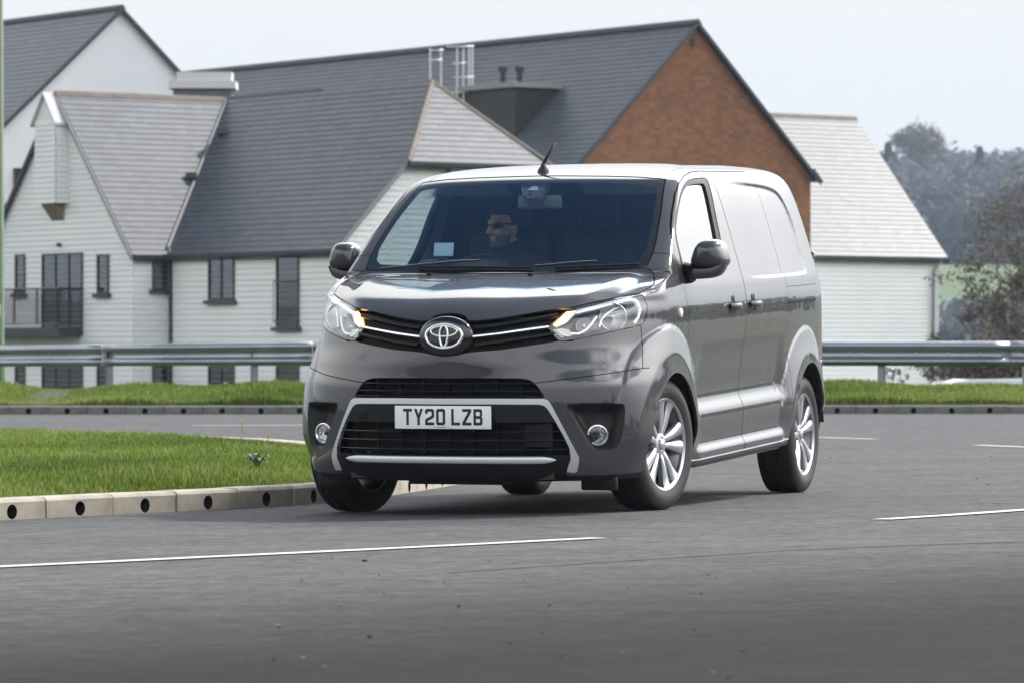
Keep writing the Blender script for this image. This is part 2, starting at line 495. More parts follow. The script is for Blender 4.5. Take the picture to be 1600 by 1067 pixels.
# ---- kerbs: drainage kerb stones, each with its round inlet
def kerb_mesh(L=.494, H=.30, D=.16, top=.112, mat=CONC):
    """front face in the plane y=0 towards -y, z=0 at road level"""
    bm = bmesh.new()
    n, r, cz = 20, .037, .042
    x0, x1, z0, z1 = -L / 2, L / 2, -.06, top - .020
    circ = [bm.verts.new((r * math.cos(2 * math.pi * k / n), 0, cz + r * 1.06 * math.sin(2 * math.pi * k / n))) for k in range(n)]
    # points on the rectangle in the same directions
    rect = []
    for k in range(n):
        c, s = math.cos(2 * math.pi * k / n), math.sin(2 * math.pi * k / n)
        tx = (x1 / abs(c)) if abs(c) > 1e-6 else 1e9
        tz = ((z1 - cz) / s) if s > 1e-6 else (((z0 - cz) / s) if s < -1e-6 else 1e9)
        t = min(tx, tz)
        rect.append(bm.verts.new((c * t, 0, cz + s * t)))
    for k in range(n):
        bm.faces.new((circ[k], circ[(k + 1) % n], rect[(k + 1) % n], rect[k]))
    # square off the corners
    for cx, czz in ((x1, z1), (x0, z1), (x0, z0), (x1, z0)):
        q = [k for k in range(n) if (abs(rect[k].co.x - cx) < 1e-6)]
        w = [k for k in range(n) if (abs(rect[k].co.z - czz) < 1e-6)]
        best = min(((a, b) for a in q for b in w), key=lambda ab: min((ab[0] - ab[1]) % n, (ab[1] - ab[0]) % n))
        if best[0] != best[1]:
            cv = bm.verts.new((cx, 0, czz))
            bm.faces.new((rect[best[0]], cv, rect[best[1]]))
    inner = [bm.verts.new((v.co.x, .13, v.co.z)) for v in circ]
    dark = []
    for k in range(n):
        dark.append(bm.faces.new((circ[(k + 1) % n], circ[k], inner[k], inner[(k + 1) % n])))
    dark.append(bm.faces.new(inner))
    # battered top, back and ends
    prof = [(0, z1), (.014, top - .006), (.034, top), (D, top), (D, z0)]
    a = [bm.verts.new((x0, y, z)) for y, z in prof]; b = [bm.verts.new((x1, y, z)) for y, z in prof]
    for i in range(len(prof) - 1):
        bm.faces.new((a[i], b[i], b[i + 1], a[i + 1]))
    e = bm.verts.new((x0, 0, z0)); f = bm.verts.new((x1, 0, z0))
    bm.faces.new([e] + a); bm.faces.new([f] + b[::-1])
    bmesh.ops.recalc_face_normals(bm, faces=[g for g in bm.faces if g not in dark])
    for g in dark: g.material_index = 1
    me = bpy.data.meshes.new("kerb_stone"); bm.to_mesh(me); bm.free()
    me.materials.append(mat); me.materials.append(HOLE)
    return me
def arc_points(path, step):
    p = np.asarray(path, float)
    s = np.concatenate([[0], np.cumsum(np.linalg.norm(np.diff(p, axis=0), axis=1))])
    t = np.arange(step / 2, s[-1], step)
    q = np.stack([np.interp(t, s, p[:, i]) for i in range(2)], 1)
    d = np.stack([np.interp(t + .05, s, p[:, i]) - np.interp(t - .05, s, p[:, i]) for i in range(2)], 1)
    return q, np.arctan2(d[:, 1], d[:, 0])
def kerb(name, path, mesh, zf, first=0.0):
    root = bpy.data.objects.new(name, None); scene.collection.objects.link(root); tag(root, kind="structure")
    q, a = arc_points(path, .5)
    for (x, y), an in zip(q, a):
        o = bpy.data.objects.new("kerb_stone", mesh); scene.collection.objects.link(o)
        o.parent = root
        o.location = (x, y, float(zf(x, y)) + RNG.normal(0, .0015)); o.rotation_euler = (RNG.normal(0, .004), RNG.normal(0, .003), an + RNG.normal(0, .004))
    return root
KM, KMD = kerb_mesh(), kerb_mesh(mat=CONCD)
_near = [ground_at(u, v)[:2] for u, v in ((-260, 826), (-120, 819), (0, 812.5), (120, 806.5), (240, 800.3), (360, 794.2), (480, 787.5), (560, 780), (620, 772), (680, 762.5), (725, 754.5))]
def chaikin(p, it=2):
    p = np.asarray(p, float)
    for _ in range(it):
        q = np.empty((2 * (len(p) - 1), p.shape[1])); q[0::2] = .75 * p[:-1] + .25 * p[1:]; q[1::2] = .25 * p[:-1] + .75 * p[1:]
        p = np.vstack([p[:1], q, p[-1:]])
    return p
NEAR_KERB = chaikin(_near)
kerb("island_kerb", NEAR_KERB, KM, road_z)
nose = NEAR_KERB[-1]
ISL_FAR = chaikin([nose, nose + (.10, .75), nose + (-.25, 1.4), (-1.75, 35.2), (-4.2, 38.6), (-8.5, 42.5), (-14, 46)], 2)
kerb("island_back_kerb", ISL_FAR[::-1], KM, road_z)
_fx = np.linspace(-15, 15, 120)
kerb("far_kerb", np.stack([_fx, far_kerb_y(_fx)], 1), KMD, lambda x, y: -.043)

# ---- island: turf dome inside the kerbs
ISL = np.vstack([NEAR_KERB, ISL_FAR[1:], [(-14, 30), (-9, 20)]])
def in_poly(x, y, poly):
    ins = np.zeros(np.shape(x), bool)
    for (x1, y1), (x2, y2) in zip(poly, np.roll(poly, -1, 0)):
        if y1 == y2: continue
        ins ^= ((y1 > y) != (y2 > y)) & (x < (x2 - x1) * (y - y1) / (y2 - y1) + x1)
    return ins
def dist_line(x, y, line):
    d = np.full(np.shape(x), 1e9)
    for a, b in zip(line[:-1], line[1:]):
        ab = b - a; t = np.clip(((x - a[0]) * ab[0] + (y - a[1]) * ab[1]) / (ab @ ab), 0, 1)
        d = np.minimum(d, np.hypot(x - a[0] - t * ab[0], y - a[1] - t * ab[1]))
    return d
def island_z(x, y):
    d = np.minimum(dist_line(x, y, NEAR_KERB), dist_line(x, y, ISL_FAR))
    return road_z(x, y) + .095 + .055 * sst(.1, 1.6, d)
_t = np.linspace(0, 1, 70)
_ni = np.stack([np.interp(_t, np.linspace(0, 1, len(NEAR_KERB)), NEAR_KERB[:, i]) for i in range(2)], 1)
_fi = np.stack([np.interp(_t, np.linspace(0, 1, len(ISL_FAR)), ISL_FAR[::-1][:, i]) for i in range(2)], 1)
vs, fs = [], []
for j, s in enumerate(np.linspace(0, 1, 26)):
    for i in range(70):
        # inset so that the sheet tucks in behind the kerb stones
        p = _ni[i] * (1 - s) + _fi[i] * s
        vs.append((p[0], p[1] + .10 * (1 - 2 * s), float(island_z(p[0], p[1]))))
fs = [(j * 70 + i, j * 70 + i + 1, (j + 1) * 70 + i + 1, (j + 1) * 70 + i) for j in range(25) for i in range(69)]
tag(new_obj("island_turf", vs, fs, SOIL, None, True), kind="structure")

# ---- grass
def grass_mat(name, c0, c1, c2):
    m = bpy.data.materials.new(name); m.use_nodes = True
    nt = m.node_tree; b = nt.nodes["Principled BSDF"]
    at = nt.nodes.new("ShaderNodeAttribute"); at.attribute_name = "shade"
    cr = nt.nodes.new("ShaderNodeValToRGB")
    cr.color_ramp.elements[0].color = c0 + (1,); cr.color_ramp.elements[1].color = c2 + (1,)
    e = cr.color_ramp.elements.new(.55); e.color = c1 + (1,)
    nt.links.new(at.outputs["Fac"], cr.inputs[0]); nt.links.new(cr.outputs[0], b.inputs["Base Color"])
    b.inputs["Roughness"].default_value = .55
    tr = nt.nodes.new("ShaderNodeBsdfTranslucent"); nt.links.new(cr.outputs[0], tr.inputs[0])
    mx = nt.nodes.new("ShaderNodeMixShader"); mx.inputs[0].default_value = .35
    out = nt.nodes["Material Output"]
    nt.links.new(b.outputs[0], mx.inputs[1]); nt.links.new(tr.outputs[0], mx.inputs[2]); nt.links.new(mx.outputs[0], out.inputs[0])
    return m
GRASS = grass_mat("grass_blades", (.045, .090, .008), (.175, .260, .026), (.40, .38, .15))
def blades(name, xs, ys, zs, h, w, mat, lean=.45, label=None):
    n = len(xs)
    an = RNG.random(n) * 2 * math.pi
    ln = lean * (RNG.random(n) * .9 + .1) * h
    la = RNG.random(n) * 2 * math.pi
    ca, sa = np.cos(an) * w / 2, np.sin(an) * w / 2
    lx, ly = np.cos(la) * ln, np.sin(la) * ln
    V = np.zeros((n, 5, 3))
    V[:, 0] = np.stack([xs - ca, ys - sa, zs], 1); V[:, 1] = np.stack([xs + ca, ys + sa, zs], 1)
    V[:, 2] = np.stack([xs + ca * .8 + lx * .35, ys + sa * .8 + ly * .35, zs + h * .55], 1)
    V[:, 3] = np.stack([xs - ca * .8 + lx * .35, ys - sa * .8 + ly * .35, zs + h * .55], 1)
    V[:, 4] = np.stack([xs + lx, ys + ly, zs + h * .95], 1)
    b = (np.arange(n) * 5)[:, None]
    me = bpy.data.meshes.new(name)
    F4, F3 = b + [0, 1, 2, 3], b + [3, 2, 4]
    me.vertices.add(5 * n); me.vertices.foreach_set("co", V.ravel())
    nl = 7 * n
    me.loops.add(nl); me.polygons.add(2 * n)
    me.loops.foreach_set("vertex_index", np.concatenate([F4.ravel(), F3.ravel()]))
    st = np.concatenate([np.arange(n) * 4, 4 * n + np.arange(n) * 3])
    me.polygons.foreach_set("loop_start", st)
    me.update(calc_edges=True)
    at = me.attributes.new("shade", 'FLOAT', 'POINT')
    patch = .5 + .5 * np.sin(xs * 1.7 + 1.3 * np.sin(ys * 1.1)) * np.cos(ys * .9 + xs * .4)
    big = np.sin(xs * .9 + 2.0 * np.sin(ys * .33)) * np.sin(ys * .55 + .7 * np.sin(xs * .8))
    sh = np.clip(RNG.normal(.40, .20, n) + .26 * (patch - .5) + .16 * big + .45 * (RNG.random(n) < .06 + .05 * (big > .3)), 0, 1)
    at.data.foreach_set("value", np.repeat(sh, 5))
    o = bpy.data.objects.new(name, me); scene.collection.objects.link(o); me.materials.append(mat)
    return tag(o, label, "grass", kind="stuff")
# island grass: thicker near the eye
N = 400000
gx, gy = RNG.random(N) * 9.5 - 9.0, 18.5 + RNG.random(N) * 25
vis = (gx / gy > -.135) & (gx / gy < .0) & in_poly(gx, gy, ISL)
gx, gy = gx[vis], gy[vis]
dk = np.minimum(dist_line(gx, gy, NEAR_KERB), dist_line(gx, gy, ISL_FAR))
ok = dk > .15
gx, gy, dk = gx[ok], gy[ok], dk[ok]
tuft = .5 + .5 * np.sin(gx * 5.1 + 2 * np.sin(gy * 2.3)) * np.sin(gy * 3.7 + gx)
clump = np.clip(np.sin(gx * 2.1 + 3 * np.sin(gy * .8)) * np.sin(gy * 1.6 - gx), 0, 1)
gh = (.028 + .030 * RNG.random(len(gx)) + .030 * tuft * RNG.random(len(gx)) + .035 * clump * RNG.random(len(gx))) * (.5 + .5 * sst(.15, .7, dk))
blades("island_grass", gx, gy, island_z(gx, gy) - .004, gh, .0075 + .004 * RNG.random(len(gx)), GRASS, label="short green grass growing on the traffic island by the kerb")
N = 170000
gx = RNG.random(N) * 18.5 - 9.2
gy = far_kerb_y(gx) + .18 + 4.3 * RNG.random(N)**1.25
tuft = .5 + .5 * np.sin(gx * 2.2 + 2 * np.sin(gy * 1.3)) * np.sin(gy * 2.7 + gx)
gh = (.03 + .06 * RNG.random(N) + .09 * tuft * RNG.random(N)) * (.75 + .6 * np.sin(gx * .9 + 1) * np.sin(gx * 2.3))
blades("verge_grass", gx, gy, land_z(gx, gy) - .01, gh, .015 + .009 * RNG.random(N), GRASS, label="rough green grass on the far verge under the crash barrier")

# ---- dandelions, daisies and the grey-leaved weed
def flower(name, p, h, r, col, label, petals=11):
    f = empty(name, label, "flower", tuple(p), RNG.random() * 6, "wild flowers in the grass")
    m = MB(); m.tube([(0, 0, 0), (.008, .004, h * .6), (0, 0, h)], [.004, .003, .003], 5); m.build("stem", pmat("stem_green", (.10, .17, .03), .6), f)
    m = MB()
    for ring, (rr, zz) in enumerate(((1.0, .0), (.62, .010))):
        for k in range(petals):
            q = 2 * math.pi * (k + .5 * ring) / petals
            c, s = math.cos(q), math.sin(q); w = r * .30
            b = len(m.v)
            m.add([(-s * w * .3, c * w * .3, h + zz), (s * w * .3, -c * w * .3, h + zz), (c * r * rr + s * w, s * r * rr - c * w, h + zz + .006), (c * r * rr - s * w, s * r * rr + c * w, h + zz + .006)], [(0, 1, 2, 3)])
    m.lathe([(h - .012, .004), (h - .002, r * .35), (h + .012, r * .35), (h + .016, 0)], 10, 'z')
    m.build("petals", col, f)
YEL = pmat("dandelion_yellow", (.75, .50, .02), .6); WHT = pmat("daisy_white", (.75, .75, .66), .6)
def isl_at(u, v):
    d = 30.
    for _ in range(60):
        x = (u - 800) / FPX * d
        d = .6 * d + .4 * (CAM_H - float(island_z(np.array(x), np.array(d))) - .09) / ((v - HORIZON) / FPX)
    return (x, d, float(island_z(np.array(x), np.array(d))))
for u, v, t in ((379, 660, "yellow dandelion standing highest on the far edge of the traffic island"), (420, 682, "yellow dandelion on the traffic island nearest the van bumper")):
    flower("dandelion", isl_at(u, v), .10, .022, YEL, t)
for u, v, d, c, t in ((136, 624, 54.6, YEL, "yellow dandelion on the far verge left of the dark downpipe"), (274, 603, 56.0, WHT, "cream flower on the far verge below the corner downpipe"), (352, 601, 56.0, WHT, "white flower on the far verge below the two-pane window")):
    p = unproject(u, v, d); z = float(land_z(p[0], d))
    flower("dandelion" if c is YEL else "daisy", (p[0], d, z), max(.08, p[2] - z), .05, c, t)
def weed(u, v):
    p = isl_at(u, v + 12)
    w = empty("thistle", "grey green leafy weed low in the island grass beside the van", "plant", p)
    mt = pmat("weed_leaf", (.17, .24, .13), .7)
    for k in range(16):
        q, l, e = RNG.random() * 6.28, (.05 + .05 * RNG.random()), .2 + .5 * RNG.random()
        c, s = math.cos(q), math.sin(q); m = MB(); ww = .018
        pr = [(0, .02, .3), (.35, .05 + .3 * e * .1, 1.0), (.7, .06 + .5 * e * .1, .8), (1.0, .04 + .5 * e * .1, .05)]
        vs = []
        for t, z, b in pr:
            for sg in (-1, 0, 1):
                vs.append((c * l * t - s * ww * b * sg, s * l * t + c * ww * b * sg, z + e * l * t * .6 + (.006 if sg == 0 else .012 * b)))
        m.add(vs, [(i * 3 + j, i * 3 + j + 1, i * 3 + j + 4, i * 3 + j + 3) for i in range(3) for j in range(2)])
        m.build("leaf", mt, w, True)
weed(402, 703); weed_2 = None

# ---- litter on the tarmac
def litter():
    m = MB()
    for k in range(55):
        if k < 42:
            u, v = 800 * RNG.random() + 300 * RNG.normal() * .3 + 300, 870 + 190 * RNG.random()
        else:
            u, v = 1150 + 450 * RNG.random(), 700 + 60 * RNG.random()
        p = ground_at(u, v); r = .0025 + .006 * RNG.random()**2
        if k % 9 == 0: r *= 1.6
        n = 5; q0 = RNG.random() * 6
        m.mi = int(RNG.integers(0, 4))
        top = [(p[0] + r * math.cos(q0 + 6.283 * i / n) * (.6 + .7 * RNG.random()), p[1] + r * math.sin(q0 + 6.283 * i / n) * (.6 + .7 * RNG.random()), p[2] + .004 + r * .35 * RNG.random()) for i in range(n)]
        bot = [(x, y, p[2] + .001) for x, y, _ in top]
        m.add(top + bot, [tuple(range(n))] + [(i, n + i, n + (i + 1) % n, (i + 1) % n) for i in range(n)])
    o = m.build("road_grit", [pmat("grit_stone", (.13, .125, .115), .8), pmat("dead_leaf", (.20, .10, .04), .8), pmat("grit_pale", (.20, .19, .175), .8), pmat("grit_dark", (.02, .02, .02), .8)], None)
    tag(o, "grit and scraps of dead leaf scattered on the tarmac", "grit", kind="stuff")
litter()

# ---- crash barrier: corrugated beam on posts behind the far kerb
GALV = pmat("galvanised_steel", (.36, .40, .43), .38, .85, noise=(1.5, .0, (.25, .28, .31)))
rail_px = [(-120, 542, 574, 64.0), (0, 540, 572.5, 62.0), (240, 536.5, 571.5, 59.0), (480, 533.6, 570.8, 57.2), (800, 533, 571, 56.6), (1280, 533, 571.3, 56.4), (1600, 533, 571.5, 56.4), (1760, 533, 571.5, 56.5)]
rp = np.array([[(u - 800) / FPX * d, d, CAM_H + (HORIZON - t) / FPX * d, CAM_H + (HORIZON - b) / FPX * d] for u, t, b, d in rail_px])
def rail_at(x):
    return [float(np.interp(x, rp[:, 0], rp[:, i])) for i in (1, 2, 3)]
barrier = empty("crash_barrier", "galvanised corrugated steel crash barrier along the far verge", "crash barrier", (0, 57, 0))
WSEC = [(.00, .0), (-.020, .03), (-.070, .10), (-.083, .16), (-.083, .22), (-.070, .28), (-.018, .36), (.0, .40), (-.002, .5), (.0, .60), (-.018, .64), (-.070, .72), (-.083, .78), (-.083, .84), (-.070, .90), (-.020, .97), (.0, 1.0)]
PAN = 3.2
x = rp[0, 0]
while x < rp[-1, 0] - .1:
    x2 = min(x + PAN, rp[-1, 0])
    m = MB(); vs = []; n = 14
    for i, xx in enumerate(np.linspace(x, x2 - .01, n)):
        y, zt_, zb_ = rail_at(xx)
        for dy, t in WSEC:
            vs.append((xx, y + dy - 57, zt_ + (zb_ - zt_) * t))
    k = len(WSEC)
    m.add(vs, [(i * k + j, (i + 1) * k + j, (i + 1) * k + j + 1, i * k + j + 1) for i in range(n - 1) for j in range(k - 1)])
    o = m.build("beam", GALV, barrier, True)
    md = o.modifiers.new("thickness", 'SOLIDIFY'); md.thickness = .005; md.offset = 1
    x = x2
for u in (-54, 172, 398, 624, 850, 1076, 1377, 1603):
    xx = (u - 800) / FPX * 57
    for _ in range(12):
        y, zt_, zb_ = rail_at(xx); xx = (u - 800) / FPX * (y + .1)
    zg = float(land_z(xx, y)) - .3
    m = MB(); m.box((xx, y + .075 - 57, (zt_ + zg) / 2 - .02), (.10, .008, zt_ - zg - .04)); m.box((xx - .05, y + .045 - 57, (zt_ + zg) / 2 - .02), (.008, .06, zt_ - zg - .04)); m.box((xx + .05, y + .045 - 57, (zt_ + zg) / 2 - .02), (.008, .06, zt_ - zg - .04))
    m.build("post", GALV, barrier)
BOLT = pmat("bolt_steel", (.55, .56, .57), .35, .9)
bm_ = MB(); bm_.lathe([(0, .016), (-.012, .015), (-.016, .008), (-.016, 0)], 8, 'y'); o = bm_.build("bolt", BOLT); BM = o.data; bpy.data.objects.remove(o)
for u in (1265, 1325, 1345, 1430, 1480, 1530, 1590, 20, 60, 240, 300, 420):
    xx = (u - 800) / FPX * 56.5; y, zt_, zb_ = rail_at(xx)
    o = bpy.data.objects.new("bolt", BM); scene.collection.objects.link(o); o.parent = barrier
    o.location = (xx, y - 57 - .002, zt_ + (zb_ - zt_) * .5)

# ---- green lamp post at the left edge
p = unproject(-3, 535, 63.5)
lp = empty("lamp_post", "green painted steel lamp post at the left edge behind the barrier", "lamp post", (p[0], p[1], float(land_z(p[0], p[1])) - .1))
GREENP = pmat("lamp_post_green", (.045, .10, .028), .45, noise=(4, .25), coat=.2)
m = MB(); m.lathe([(0, .115), (1.35, .115), (1.40, .098), (8.5, .070), (8.6, .0)], 20, 'z'); m.build("shaft", GREENP, lp, True, R(40))
m = MB(); m.box((.02, -.117, 2.05 - .1), (.06, .006, .16)); m.build("notice", pmat("notice_white", (.7, .72, .7), .5), lp)
m = MB(); m.tube([(0, 0, 8.5), (0, -.5, 9.0), (0, -1.3, 9.1)], .035, 10); m.build("arm", GREENP, lp, True)
m = MB(); m.rbox((0, -1.6, 9.1), (.28, .7, .12), .05); m.build("lantern", GALV, lp, True, R(40))
# =================================================================== houses
PSI = R(36.0)
E1 = np.array([math.cos(PSI), math.sin(PSI), 0.0]); E2 = np.array([math.sin(PSI), -math.cos(PSI), 0.0]); UZ = np.array([0., 0., 1.])
def slate_mat(name, c0, c1, rough=.38):
    m = bpy.data.materials.new(name); m.use_nodes = True
    nt = m.node_tree; b = nt.nodes["Principled BSDF"]
    at = nt.nodes.new("ShaderNodeAttribute"); at.attribute_name = "shade"
    tc = nt.nodes.new("ShaderNodeTexCoord")
    n = nt.nodes.new("ShaderNodeTexNoise"); n.inputs["Scale"].default_value = 1.1; n.inputs["Detail"].default_value = 6
    nt.links.new(tc.outputs["Object"], n.inputs["Vector"])
    ad = nt.nodes.new("ShaderNodeMath"); ad.operation = 'MULTIPLY_ADD'; ad.inputs[1].default_value = .42
    nt.links.new(at.outputs["Fac"], ad.inputs[0])
    sc = nt.nodes.new("ShaderNodeMath"); sc.operation = 'MULTIPLY'; sc.inputs[1].default_value = .45
    nt.links.new(n.outputs["Fac"], sc.inputs[0]); nt.links.new(sc.outputs[0], ad.inputs[2])
    mx = nt.nodes.new("ShaderNodeMix"); mx.data_type = 'RGBA'
    mx.inputs["A"].default_value = c0 + (1,); mx.inputs["B"].default_value = c1 + (1,)
    nt.links.new(ad.outputs[0], mx.inputs["Factor"]); nt.links.new(mx.outputs["Result"], b.inputs["Base Color"])
    b.inputs["Roughness"].default_value = rough; b.inputs["Specular IOR Level"].default_value = .6 if rough < .5 else .3
    n2 = nt.nodes.new("ShaderNodeTexNoise"); n2.inputs["Scale"].default_value = 14; n2.inputs["Detail"].default_value = 5
    nt.links.new(tc.outputs["Object"], n2.inputs["Vector"])
    bp = nt.nodes.new("ShaderNodeBump"); bp.inputs["Strength"].default_value = .35; bp.inputs["Distance"].default_value = .02
    nt.links.new(n2.outputs["Fac"], bp.inputs["Height"]); nt.links.new(bp.outputs[0], b.inputs["Normal"])
    return m
SLATE = slate_mat("roof_slate", (.042, .049, .059), (.092, .103, .120), .47)
TILES = slate_mat("clay_hanging_tile", (.110, .050, .027), (.34, .150, .066), .8)
DARKT = slate_mat("dark_hanging_tile", (.020, .021, .021), (.040, .042, .042), .6)
BOARD = pmat("white_weatherboard", (.82, .83, .83), .6, noise=(.8, .0, (.76, .775, .78)))
RENDERW = pmat("white_render", (.76, .77, .79), .85, noise=(.5, .0, (.70, .71, .73)))
FRAME = pmat("anthracite_frame", (.030, .034, .042), .4)
FASCIA = pmat("dark_fascia", (.022, .025, .032), .5)
PANE = glass_mat("window_pane", (.25, .28, .30), ior=1.7)
ROOMD = pmat("dim_room", (.10, .10, .095), .9, noise=(1.3, .0, (.03, .03, .035)))
RIDGE = pmat("ridge_tile", (.16, .125, .10), .7, noise=(3, .2))
RIDGED = pmat("dark_ridge_tile", (.035, .037, .042), .6)
LEADG = pmat("lead_grey", (.24, .23, .24), .6)

def with_shade(o, vals, domain='FACE'):
    at = o.data.attributes.new("shade", 'FLOAT', domain)
    at.data.foreach_set("value", np.asarray(vals, np.float32))

def span(poly, t):
    """extent of a convex outline at height t"""
    xs = []
    n = len(poly)
    for i in range(n):
        (a, b), (c, d) = poly[i], poly[(i + 1) % n]
        if (b - t) * (d - t) <= 0 and abs(b - d) > 1e-9:
            xs.append(a + (c - a) * (t - b) / (d - b))
    return (min(xs), max(xs)) if len(xs) >= 2 else None

def courses(parent, name, O, S, U, Nn, poly, gauge, unit, mat, lip=.018, under=.004, wav=.004, kind_limit=None):
    """lay a sloping or upright face in overlapping courses; every course is one piece with its units side by side"""
    O, S, U, Nn = (np.asarray(a, float) for a in (O, S, U, Nn))
    t0, t1 = min(p[1] for p in poly), max(p[1] for p in poly)
    n = max(1, int(round((t1 - t0) / gauge))); g = (t1 - t0) / n
    for r in range(n):
        a, b = t0 + r * g, t0 + (r + 1) * g
        sa, sb = span(poly, a + 1e-4), span(poly, b - 1e-4)
        if sa is None or sb is None: continue
        k = max(1, int(max(sa[1] - sa[0], sb[1] - sb[0]) / unit))
        off = .5 * (r % 2) / k
        ts = np.unique(np.clip(np.concatenate([[0, 1], (np.arange(k + 1)) / k + off]), 0, 1))
        m = len(ts)
        wv = RNG.normal(0, wav, m)
        lo = [O + S * (sa[0] + (sa[1] - sa[0]) * t) + U * (a + (w if 0 < t < 1 else 0)) for t, w in zip(ts, wv)]
        hi = [O + S * (sb[0] + (sb[1] - sb[0]) * t) + U * (b + g * .02) for t in ts]
        V = [p + Nn * under for p in lo] + [p + Nn * lip for p in lo] + [p + Nn * under for p in hi]
        F, sh = [], []
        u = RNG.random(m)
        for i in range(m - 1):
            F.append((m + i, m + i + 1, 2 * m + i + 1, 2 * m + i)); sh.append(u[i])
            F.append((i, i + 1, m + i + 1, m + i)); sh.append(u[i])
        # closed ends
        F.append((0, m, 2 * m)); sh.append(.5); F.append((m - 1, 3 * m - 1, 2 * m - 1)); sh.append(.5)
        o = new_obj(name, V, F, mat, parent)
        with_shade(o, sh)

def house(name, label, cat, loc):
    """root at loc with local axes p (along E1) and q (along E2)"""
    o = empty(name, label, cat, loc)
    return o
def pq(p, q, z): return E1 * p + E2 * q + UZ * z

def face(parent, name, pts_, mat):
    return new_obj(name, pts_, [tuple(range(len(pts_)))], mat, parent)

def roof_slope(parent, corners, name="roof_slope", mat=None, gauge=.215, unit=.30, thick=.06, courses_on=True, cname="slate_course"):
    """corners: outline of one roof plane, first two along the eave (left to right seen from outside)"""
    c = [np.asarray(p, float) for p in corners]
    S = c[1] - c[0]; S = S / np.linalg.norm(S)
    nn = np.cross(S, c[2] - c[1]); nn /= np.linalg.norm(nn)
    U = np.cross(nn, S)
    n = len(c)
    vs = [p for p in c] + [p - nn * thick for p in c]
    fs = [tuple(range(n)), tuple(range(2 * n - 1, n - 1, -1))] + [(i, n + i, n + (i + 1) % n, (i + 1) % n) for i in range(n)]
    o = new_obj(name, vs, fs, FASCIA, parent)
    poly = [((p - c[0]) @ S, (p - c[0]) @ U) for p in c]
    if courses_on:
        courses(o, cname, c[0], S, U, nn, poly, gauge, unit, mat or SLATE)
    return o

def board_wall(parent, O, S, Nn, poly, pitch=.150, mat=None, boards=True):
    """wall panel with lapped boards; poly in (along S, z)"""
    O = np.asarray(O, float)
    vs = [O + S * s + UZ * z for s, z in poly]; n = len(vs)
    o = new_obj("wall", vs + [p - Nn * .25 for p in vs], [tuple(range(n)), tuple(range(2 * n - 1, n - 1, -1))] + [(i, n + i, n + (i + 1) % n, (i + 1) % n) for i in range(n)], BOARD if mat is None else mat, parent)
    if boards:
        z0 = min(z for _, z in poly); z1 = max(z for _, z in poly)
        k = int(round((z1 - z0) / pitch)); g = (z1 - z0) / k
        for r in range(k):
            a, b = z0 + r * g, z0 + (r + 1) * g
            sa, sb = span(poly, a + 1e-4), span(poly, b - 1e-4)
            if sa is None or sb is None: continue
            if sa[1] - sa[0] < .05: continue
            P = [O + S * sa[0] + UZ * a, O + S * sa[1] + UZ * a, O + S * sb[1] + UZ * (b + .01), O + S * sb[0] + UZ * (b + .01)]
            V = [P[0] + Nn * .003, P[1] + Nn * .003, P[0] + Nn * .034, P[1] + Nn * .034, P[2] + Nn * .003, P[3] + Nn * .003]
            new_obj("weatherboard", V, [(2, 3, 4, 5), (0, 1, 3, 2), (0, 2, 5), (1, 4, 3)], BOARD, o)
    return o

def on_wall(O, S, u, v):
    """wall coordinates (s, z) of what shows at a spot of the photograph"""
    O = np.asarray(O, float)
    k = (u - 800) / FPX
    s = (k * O[1] - O[0]) / (S[0] - k * S[1])
    d = O[1] + S[1] * s
    return s, CAM_H + (HORIZON - v) / FPX * d

